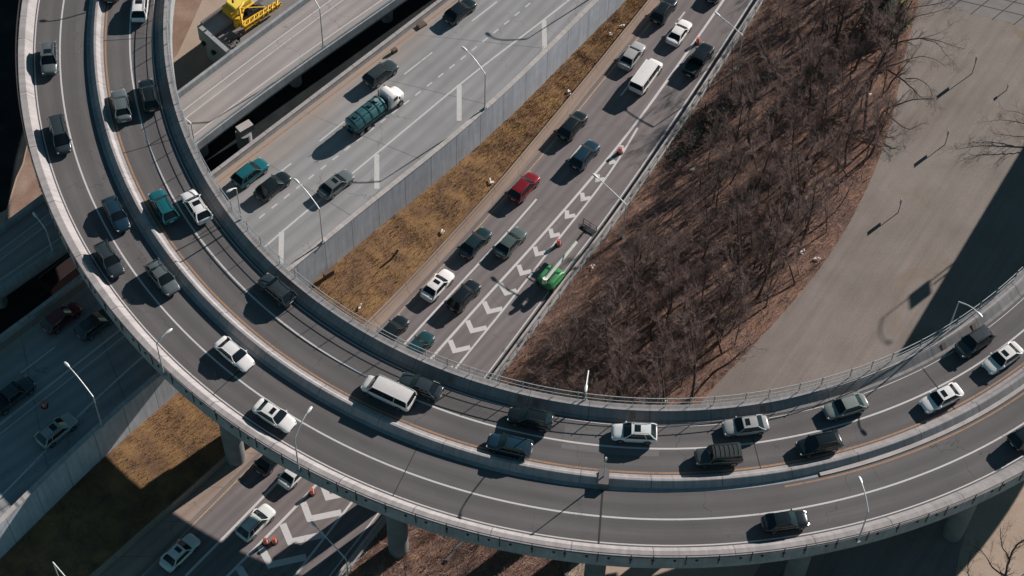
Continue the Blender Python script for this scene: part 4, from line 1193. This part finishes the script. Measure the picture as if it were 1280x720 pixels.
mb = MB(); mb.tube([(-1.6, .2, 3.0), (-1.6, .2, 3.5)], .14, 8); mb.build('exhaust', M['dark_metal'], cr)

# dark red trailer in the gap between viaduct and upper highway
w = W(78, 340, 2.0); d, s_, an = project(uhL, w)
tr = empty('red_trailer', (w.x, w.y, 0), an, 'dark red trailer parked in the shaded gap left of the overpass', 'trailer')
mb = MB(); mb.box((0, 0, 1.7), (5.5, 2.2, 1.9)); o = mb.build('box_body', M['red_dark'], tr); o.modifiers.new('bevel', 'BEVEL').width = .08
mb = MB(); mb.box((0, -.95, 2.69), (5.4, .22, .08)); mb.build('pale_rail', M['conc_pale'], tr)
for x in (-1.6, -.6):
    for s in (-1, 1):
        mb = MB(); mb.tube([(x, s*.7, .45), (x, s*1.05, .45)], .45, 14, True, False); mb.build('wheel', M['tyre'], tr)
mb = MB(); mb.bar((2.7, 0, .7), (4.2, 0, .6), .08); mb.build('drawbar', M['dark_metal'], tr)

# traffic drums
def drum_parts():
    a = MB(); a.tube([(0, 0, .05), (0, 0, .35), (0, 0, .37), (0, 0, 1.0)], [.30, .27, .26, .21], 14)
    b = MB(); b.tube([(0, 0, .45), (0, 0, .58)], [.268, .258], 14, False); b.tube([(0, 0, .72), (0, 0, .85)], [.247, .236], 14, False)
    c = MB(); c.tube([(0, 0, 0), (0, 0, .06)], .42, 10)
    return [('drum_body', a.mesh('drum_body'), 'orange'), ('white_band', b.mesh('white_band'), 'drum_white'), ('rubber_base', c.mesh('rubber_base'), 'tyre')]
DP = drum_parts()
for nm, me, mt in DP: me.materials.append(M[mt])
for u, v, z, lab in ((775, 191, 0, 'orange traffic drum at the start of the gore chevrons'), (698, 306, 0, 'orange traffic drum beside the boom of the lift'), (872, 54, 0, 'orange traffic drum just behind the black pickup'),
    (390, 617, 0, 'orange traffic drum on the gore line beside the white car nosing out'), (332, 679, 0, 'orange traffic drum on the gore line, left of the touching pair'), (343, 678, 0, 'orange traffic drum on the gore line, right of the touching pair'), (56, 508, UP, 'orange traffic drum in the shade on the left upper highway')):
    w = W(u, v, z); g = empty('traffic_drum', (w.x, w.y, z+.02), 0, lab, 'traffic drum', 'orange traffic drums')
    g.scale = (1.0, 1.0, 1.0)
    for nm, me, mt in DP: link(bpy.data.objects.new(nm, me), g)
# odds and ends along the verge
w = W(411, 345); mb = MB(); mb.box((w.x, w.y, .5), (1.3, .5, 1.0), rad(40)); mb.box((w.x, w.y, 1.03), (1.4, .6, .06), rad(40))
tag(mb.build('utility_cabinet', M['brown_metal']), 'rusty brown utility cabinet by the foot of the retaining wall', 'cabinet')
w = W(489, 324); mb = MB(); mb.bar((w.x, w.y, 0), (w.x+.9, w.y+.6, 1.3), .14)
tag(mb.build('leaning_stake', M['brown_metal']), 'short brown stake leaning on the retaining wall', 'stake')
for u, v, mt, lab in ((493, 65, 'orange', 'small reddish box on the shoulder of the upper highway'),):
    w = W(u, v, UP); mb = MB(); mb.box((w.x, w.y, UP+.3), (.7, .5, .56), rad(40)); mb.box((w.x-.3, w.y-.2, UP+.62), (.3, .3, .06), rad(40)); tag(mb.build('shoulder_box', M['brown_metal']), lab, 'box')
w = W(527, 32, UP); mb = MB(); mb.box((w.x, w.y, UP+.15), (1.2, .8, .28), rad(42)); mb.box((w.x, w.y, UP+.31), (.9, .5, .04), rad(42))
tag(mb.build('drain_box', M['brown_metal']), 'low brown drain box on the upper shoulder nearest the top', 'box')

# ------------------------------------------------------------------ vegetation
def branch(mb_t, mb_c, p, d, L, r, lvl, rng, spread, up):
    """recursive limb; thick wood goes to mb_t, twigs to mb_c"""
    n = 4 if lvl < 2 else 3; pts = [p]; rs = [r]; q = p.copy(); dd = d.copy()
    for k in range(n):
        dd = (dd+Vector((rng.uniform(-1, 1), rng.uniform(-1, 1), rng.uniform(-.6, 1)+up))*.17).normalized()
        q = q+dd*(L/n); pts.append(q.copy()); rs.append(r*(1-.62*(k+1)/n))
    (mb_t if lvl < 2 else mb_c).tube(pts, rs, 6 if lvl == 0 else (5 if lvl == 1 else 3), False)
    if lvl >= 4: return
    cnt = (7, 5, 5, 3)[lvl]
    for k in range(cnt):
        t = (.35+.65*(k+.5*rng.random())/cnt) if lvl == 0 else (.25+.75*(k+rng.random()*.6)/cnt)
        f = min(t, .999)*n; i = int(f); base = pts[i].lerp(pts[i+1], f-i)
        ax = Vector((rng.uniform(-1, 1), rng.uniform(-1, 1), rng.uniform(-1, 1))).normalized()
        side = dd.cross(ax).normalized()
        nd = (dd*(1-spread)+side*spread*1.1+Vector((0, 0, .12))).normalized()
        branch(mb_t, mb_c, base, nd, L*rng.uniform(.42, .62), max(lerp(rs[i], rs[i+1], f-i)*.62, .009), lvl+1, rng, spread, up*.6)
def tree_proto(seed, h, r, spread, lean=.1):
    rng = random.Random(seed); t, c = MB(), MB()
    # a tall slim stem, branches rising steeply from its upper two thirds
    n = 7; p = Vector((0, 0, -.1)); d = Vector((rng.uniform(-lean, lean), rng.uniform(-lean, lean), 1)).normalized(); pts = [p]; rs = [r]
    for k in range(n):
        d = (d+Vector((rng.uniform(-1, 1), rng.uniform(-1, 1), .6))*.10).normalized(); p = p+d*(h/n); pts.append(p.copy()); rs.append(r*(1-.85*(k+1)/n))
    t.tube(pts, rs, 6, False)
    for k in range(rng.randint(11, 15)):
        f = rng.uniform(.28, .97)*n; i = min(int(f), n-1); base = pts[i].lerp(pts[i+1], f-i); a = rng.uniform(0, 2*PI)
        up = rng.uniform(.5, 1.6); nd = Vector((math.cos(a)*spread*1.8, math.sin(a)*spread*1.8, up)).normalized()
        L = h*rng.uniform(.16, .36)*(1.15-.6*f/n)
        branch(t, c, base, nd, L, max(lerp(rs[i], rs[i+1], f-i)*.5, .022), 1, rng, spread*.8, .25)
    return t.mesh('trunk'), c.mesh('crown')
protos = [tree_proto(11+k, h, r, sp, .22) for k, (h, r, sp) in enumerate(((11, .15, .5), (8, .11, .6), (13, .19, .45), (6, .08, .62), (9.5, .13, .5), (5, .06, .65), (10, .14, .55), (7, .09, .5)))]
for k, (a, b) in enumerate(protos):
    a.materials.append(M['bark'] if k % 2 else M['bark_dark']); b.materials.append(M['twig'] if k % 3 else M['twig_dark'])
def inside(p, poly):
    c = False; n = len(poly)
    for i in range(n):
        a, b = poly[i], poly[(i+1) % n]
        if (a.y > p.y) != (b.y > p.y) and p.x < (b.x-a.x)*(p.y-a.y)/(b.y-a.y)+a.x: c = not c
    return c
def plant(me_pair, p, rz, sc, label, cat, group=None, name='bare_tree', tilt=(0, 0)):
    g = empty(name, p, rz, label, cat, group); g.scale = (sc, sc, sc*1.0); g.rotation_euler = (tilt[0], tilt[1], rz)
    for nm, me in zip(('trunk', 'crown'), me_pair):
        link(bpy.data.objects.new(nm, me), g)
    return g
region = [p for p in wE]+[p for p in reversed(wL)]
rng = random.Random(5); spots = []
ramp_c = Vector((CX, CY))
tries = 0
while len(spots) < 275 and tries < 40000:
    tries += 1
    u, v = rng.uniform(430, 1180), rng.uniform(-70, 730)
    p = W(u, v)
    if not inside(p, region): continue
    rr = (p.to_2d()-ramp_c).length
    if 56.5 < rr < 77.6 and p.y < 130: continue                  # nothing grows under or through the deck
    de = project(wE, p)[0]; dr = project(wL, p)[0]
    if de < 1.2 or dr < 2.4 or (dr < 5 and 230 < v < 420): continue
    if any((p-q).length < 1.5 for q, _ in spots): continue
    spots.append((p, (de, dr)))
for p, (de, dr) in spots:
    k = rng.randrange(8); small = (p.to_2d()-ramp_c).length > 79
    sc = rng.uniform(.7, 1.15)*(.62 if small else 1)*(.6 if dr < 6 else 1)
    if small: lab, gr = 'bare tree in the brown thicket below the outer edge of the overpass', 'bare trees below the overpass'
    else: lab, gr = 'bare brown tree in the dense thicket between lower highway and lot', 'bare trees of the thicket'
    plant(protos[k], p, rng.uniform(0, 6.28), sc, lab, 'tree', gr, 'bare_tree', (rng.uniform(-.12, .12), rng.uniform(-.12, .12)))
def limb_tree(label, limbs, seed, tw=.5):
    """tree whose main limbs follow surveyed points (u, v, height, radius)"""
    rng = random.Random(seed); t, c = MB(), MB(); org = W(limbs[0][0][0], limbs[0][0][1], 0)
    for L_ in limbs:
        P_ = [W(u, v, z)-org for u, v, z, r in L_]; R_2 = [q[3] for q in L_]
        fine = resample(P_, .4); n = len(fine)
        rr = []
        for i in range(n):
            f = i/(n-1)*(len(R_2)-1); k = min(int(f), len(R_2)-2); rr.append(lerp(R_2[k], R_2[k+1], f-k))
        fine = [fine[0]]+[p+Vector((rng.uniform(-.05, .05), rng.uniform(-.05, .05), rng.uniform(-.05, .05))) for p in fine[1:]]
        t.tube(fine, rr, 7, False)
        for i in range(n//3, n):
            if rr[i] < .16 and rng.random() < .75:
                d = (fine[min(i+1, n-1)]-fine[max(i-1, 0)]).normalized(); ax = Vector((rng.uniform(-1, 1), rng.uniform(-1, 1), rng.uniform(-1, 1))).normalized()
                nd = (d*.75+d.cross(ax).normalized()*.7).normalized()
                branch(t, c, fine[i], nd, rng.uniform(.8, 2.0)*tw*2, max(rr[i]*.45, .018), 2, rng, .5, .1)
    me1, me2 = t.mesh('trunk'), c.mesh('crown'); me1.materials.append(M['bark_dark']); me2.materials.append(M['bark_dark'])
    plant((me1, me2), org, 0, 1, label, 'tree', None, 'spreading_tree')
limb_tree('large dark bare tree whose limbs arch far over the dirt lot', [
    [(1060, 142, 0, .34), (1082, 106, 2.5, .28), (1100, 80, 4.5, .24), (1113, 58, 6, .19), (1130, 51, 6.6, .13), (1150, 48, 7, .10), (1170, 50, 7.2, .07), (1190, 57, 7.2, .04), (1206, 61, 7.0, .02)],
    [(1100, 80, 4.5, .16), (1114, 52, 6.4, .12), (1117, 33, 7.6, .08), (1130, 14, 9, .05), (1145, 2, 10, .03)],
    [(1113, 58, 6, .12), (1126, 38, 7.2, .09), (1142, 22, 8.2, .06), (1165, 16, 8.6, .04), (1192, 8, 9, .02)],
    [(1150, 48, 7, .06), (1172, 55, 7, .05), (1182, 68, 6.6, .03), (1194, 80, 6.2, .015)],
    [(1082, 106, 2.5, .18), (1105, 86, 4, .12), (1126, 78, 4.8, .09), (1146, 71, 5.2, .06), (1166, 73, 5.2, .04), (1180, 82, 5, .02)],
    [(1150, 48, 7, .05), (1166, 44, 7.4, .04), (1184, 36, 7.8, .02), (1192, 28, 8, .012)]], 3)
limb_tree('low dark bare tree with crooked limbs at the edge of the dirt lot', [
    [(1080, 165, 0, .24), (1083, 130, 2.2, .2), (1087, 98, 4.0, .15), (1102, 86, 4.6, .12), (1120, 94, 4.4, .11), (1140, 110, 4.0, .09), (1152, 122, 3.6, .06), (1166, 125, 3.5, .03)],
    [(1095, 158, 0, .16), (1106, 138, 1.6, .13), (1122, 131, 2.2, .10), (1140, 125, 2.7, .07), (1166, 123, 3, .03)],
    [(1106, 138, 1.6, .10), (1120, 152, 1.4, .07), (1137, 162, 1.4, .05), (1152, 154, 1.8, .03)],
    [(1132, 98, 4.2, .07), (1148, 99, 4.4, .05), (1162, 110, 4.2, .03), (1170, 140, 3.4, .015)],
    [(1137, 112, 3, .05), (1122, 128, 2.6, .05), (1110, 145, 2, .03)]], 9)
limb_tree('dark bare tree reaching over the concrete apron at the top', [
    [(1105, 60, 0, .2), (1120, 22, 3, .15), (1138, -5, 5, .1), (1160, -20, 6, .06), (1185, -26, 6.5, .03)],
    [(1120, 22, 3, .1), (1140, 10, 4, .07), (1165, 6, 4.5, .05), (1200, -4, 5, .02)]], 14)
limb_tree('bare tree leaning in from the right edge over the lot', [
    [(1325, 190, 0, .16), (1308, 172, .8, .11), (1290, 160, 1.4, .08), (1275, 153, 1.8, .06), (1250, 150, 2.0, .035), (1232, 152, 2.1, .02)],
    [(1308, 172, .8, .08), (1295, 172, 1.1, .06), (1270, 170, 1.4, .045), (1240, 167, 1.6, .02)],
    [(1290, 160, 1.4, .06), (1284, 148, 1.9, .045), (1275, 141, 2.2, .035), (1255, 138, 2.4, .02)]], 15, .45)
limb_tree('bare tree on pale ground at the bottom right corner', [
    [(1240, 760, 0, .22), (1256, 720, 2, .17), (1262, 700, 3, .13), (1272, 680, 4, .09), (1295, 668, 4.6, .05)],
    [(1256, 720, 2, .12), (1240, 708, 2.6, .08), (1228, 690, 3, .05), (1216, 682, 3.4, .03)],
    [(1262, 700, 3, .09), (1252, 680, 4, .06), (1250, 660, 5, .03)],
    [(1240, 760, 0, .12), (1222, 742, 1.2, .09), (1210, 715, 2.2, .06), (1214, 690, 3, .03)]], 16, .6)
plant(protos[3], W(694, 405), .4, .55, 'pale bare tree at the barrier by the overpass', 'tree', None, 'bare_tree')
plant(protos[1], W(1300, 700), .4, .7, 'small bare tree at the right edge below the overpass', 'tree', None, 'bare_tree')
# evergreen at the top of the woods
def evergreen(loc, h, rad_, label, mat, seed):
    rng = random.Random(seed); g = empty('evergreen_tree', loc, 0, label, 'tree')
    mb = MB(); mb.tube([(0, 0, 0), (0, 0, h*.6), (0, 0, h)], [.2, .12, .03], 7); mb.build('trunk', M['bark'], g)
    mb = MB()
    for k in range(2600):
        t = rng.random()**1.3; z = h*(.1+.9*t); rr = rad_*(1-t)**.8*(.35+.65*math.sqrt(rng.random()))*(.8+.35*math.sin(7*z+5*rng.random()))
        a = rng.uniform(0, 2*PI); p = Vector((rr*math.cos(a), rr*math.sin(a), z)); o = Vector((math.cos(a), math.sin(a), rng.uniform(-.5, .2))).normalized()
        s = Vector((-math.sin(a), math.cos(a), rng.uniform(-.3, .3)))*rng.uniform(.05, .12); l = rng.uniform(.25, .6)
        mb.add([p-s, p+s, p+o*l+s*.4, p+o*l-s*.4], [(0, 1, 2, 3)])
    mb.build('crown', mat, g, fix=False)
evergreen(W(1098, 32), 8.0, 2.6, 'dark evergreen tree at the top edge of the bare woods', M['needle'], 3)
evergreen(W(1122, 30), 4.5, 1.5, 'small yellow green evergreen beside the dark evergreen', M['needle_y'], 4)

rngs = random.Random(33); shrubs = []
for q_ in range(3):
    mb = MB()
    for k in range(1500):
        a = rngs.uniform(0, 2*PI); e = math.asin(rngs.random()); rr = (.55+.45*rngs.random())*(1+.25*math.sin(3*a+q_)+.15*math.sin(7*a))
        p = Vector((rr*math.cos(a)*math.cos(e), rr*math.sin(a)*math.cos(e), .85*rr*math.sin(e)+.1)); s_ = Vector((rngs.uniform(-1, 1), rngs.uniform(-1, 1), rngs.uniform(-1, 1))).normalized()*rngs.uniform(.02, .05)
        o = Vector((rngs.uniform(-1, 1), rngs.uniform(-1, 1), rngs.uniform(-.3, 1))).normalized()*rngs.uniform(.05, .14); mb.add([p-s_, p+s_, p+o], [(0, 1, 2)])
    st_ = MB()
    for k in range(9): a = rngs.uniform(0, 2*PI); st_.tube([(0, 0, 0), (.35*math.cos(a), .35*math.sin(a), .4), (.75*math.cos(a), .75*math.sin(a), .65)], [.03, .02, .008], 4, False)
    m1, m2 = mb.mesh('leaves'), st_.mesh('stem'); m1.materials.append(M['ivy']); m2.materials.append(M['bark']); shrubs.append((m2, m1))
for k, (u, v, r) in enumerate(((862, 178, 2.0), (880, 165, 1.7), (893, 148, 2.2), (915, 132, 1.9), (846, 196, 1.5), (935, 120, 1.6), (905, 165, 1.4), (1006, 118, 1.6), (985, 130, 1.5), (968, 142, 1.3), (1040, 100, 1.4))):
    me1, me2 = shrubs[k % 3]; g = empty('dark_shrub', W(u, v), k*1.3, 'low dark leafy shrub among the bare trees in the upper part of the woods', 'shrub', 'dark shrubs in the woods'); g.scale = (r, r, r*.8)
    for nm, me in (('stem', me1), ('leaves', me2)): link(bpy.data.objects.new(nm, me), g)
# dead brush filling the woods, dry grass on the verge
def in_woods(p): 
    if not inside(p, region): return False
    return True
mb = MB(); rng = random.Random(21); n = 0
while n < 26000:
    p = W(rng.uniform(430, 1190), rng.uniform(-60, 730))
    if not in_woods(p): continue
    n += 1; L = rng.uniform(.3, 1.5)*(1 if rng.random() < .8 else 1.6); a = rng.uniform(0, 2*PI); t = rng.uniform(.2, 1.3)
    d = Vector((math.cos(a)*math.sin(t), math.sin(a)*math.sin(t), math.cos(t)))
    s = Vector((-math.sin(a), math.cos(a), 0))*rng.uniform(.012, .03)
    m = p+d*L*.5+Vector((0, 0, .05)); e = p+d*L+Vector((rng.uniform(-.2, .2), rng.uniform(-.2, .2), -.05*L))
    mb.add([p-s, p+s, m+s*.7, m-s*.7, e], [(0, 1, 2, 3), (3, 2, 4)])
tag(mb.build('undergrowth', M['brush'], fix=False), 'brown dead brush and fallen twigs covering the woodland floor', 'undergrowth', None, 'stuff')
mb = MB(); gl = offset(uhW, .4, 0); n = 0
A_, B_ = wl, lhL
LW = lengths(lhL)[-1]
while n < 26000:
    s_ = rng.uniform(0, LW); b = sub(lhL, s_, s_+.05)[0]; pr = project(wl, b); a = sub(wl, pr[1]-.02, pr[1]+.02)[0]
    nn_ = 40
    for _ in range(nn_):
        t = rng.uniform(.06, .93); p = Vector((lerp(a.x, b.x, t)+rng.uniform(-.6, .6), lerp(a.y, b.y, t)+rng.uniform(-.6, .6), 0))
        n += 1; L = rng.uniform(.12, .42); an = rng.uniform(0, 2*PI)
        s = Vector((math.cos(an), math.sin(an), 0))*rng.uniform(.015, .04)
        mb.add([p-s, p+s, p+Vector((rng.uniform(-.15, .15), rng.uniform(-.15, .15), L))], [(0, 1, 2)])
tag(mb.build('dry_grass', M['straw'], fix=False), 'golden dry grass on the verge below the retaining wall', 'grass', None, 'stuff')
# small pale scraps lying in the woods and on the verge
mb = MB()
for u, v in ((1085, 118), (867, 212), (1022, 326), (1035, 233), (1012, 250), (1023, 234), (740, 335), (832, 488), (900, 130), (777, 32), (830, 500), (1003, 316), (985, 260), (552, 290), (712, 117), (765, 45), (615, 228), (450, 384)):
    p = W(u, v); a = rng.uniform(0, 3)
    for _ in range(3):
        q = p+Vector((rng.uniform(-.3, .3), rng.uniform(-.3, .3), .25)); mb.box(q, (rng.uniform(.15, .5), rng.uniform(.1, .25), .08), rng.uniform(0, 3))
tag(mb.build('pale_litter', M['litter_white']), 'scattered pale scraps of litter in the woods and on the verge', 'litter', None, 'stuff')
# kerb stubs showing below the overpass
for a, b, lab in (((558, 702), (584, 670), 'short pale kerb among the brush below the overpass'), ((707, 694), (708, 740), 'pale kerb between brush and tan ground below the overpass')):
    p, q = W(*a), W(*b); d = (q-p).normalized(); mb = MB(); mb.box(((p.x+q.x)/2, (p.y+q.y)/2, .15), ((q-p).length, .35, .28), math.atan2(d.y, d.x)); mb.box(((p.x+q.x)/2, (p.y+q.y)/2, .30), ((q-p).length-.1, .25, .02), math.atan2(d.y, d.x))
    tag(mb.build('kerb_stone', M['conc_pale']), lab, 'kerb')

# ------------------------------------------------------------------ camera, light
cam = bpy.data.cameras.new('camera'); co = bpy.data.objects.new('camera', cam); link(co)
cam.sensor_width = 36; cam.lens = 36*F/1280; cam.clip_end = 3000; cam.clip_start = 1
co.location = (0, 0, ZC)
co.rotation_euler = (Matrix.Rotation(PI/2-TH, 4, 'X') @ Matrix.Rotation(ROLL, 4, 'Z')).to_euler()
S.camera = co
EL, AZ = rad(25), rad(48)
sun = bpy.data.lights.new('sun', 'SUN'); sun.energy = 5.0; sun.angle = rad(.5); sun.color = (1, .93, .87)
so = bpy.data.objects.new('sun', sun); link(so); so.location = (60, 200, 120)
dv = Vector((-math.sin(AZ)*math.cos(EL), -math.cos(AZ)*math.cos(EL), -math.sin(EL)))
so.rotation_euler = dv.to_track_quat('-Z', 'Y').to_euler()
wd = bpy.data.worlds.new('World'); S.world = wd; wd.use_nodes = True
nt = wd.node_tree; bg = nt.nodes['Background']; sk = nt.nodes.new('ShaderNodeTexSky'); sk.sky_type = 'NISHITA'
sk.sun_disc = False; sk.sun_elevation = EL; sk.sun_rotation = AZ; sk.air_density = .62; sk.dust_density = 0; sk.ozone_density = 4.5
nt.links.new(mixc(nt, 1.0, sk.outputs[0], (.85, 1.05, .70), 'MULTIPLY'), bg.inputs[0]); bg.inputs[1].default_value = .07
S.view_settings.view_transform = 'Standard'; S.view_settings.look = 'None'; S.view_settings.gamma = 1
S.view_settings.exposure = .45
S.cycles.max_bounces = 5
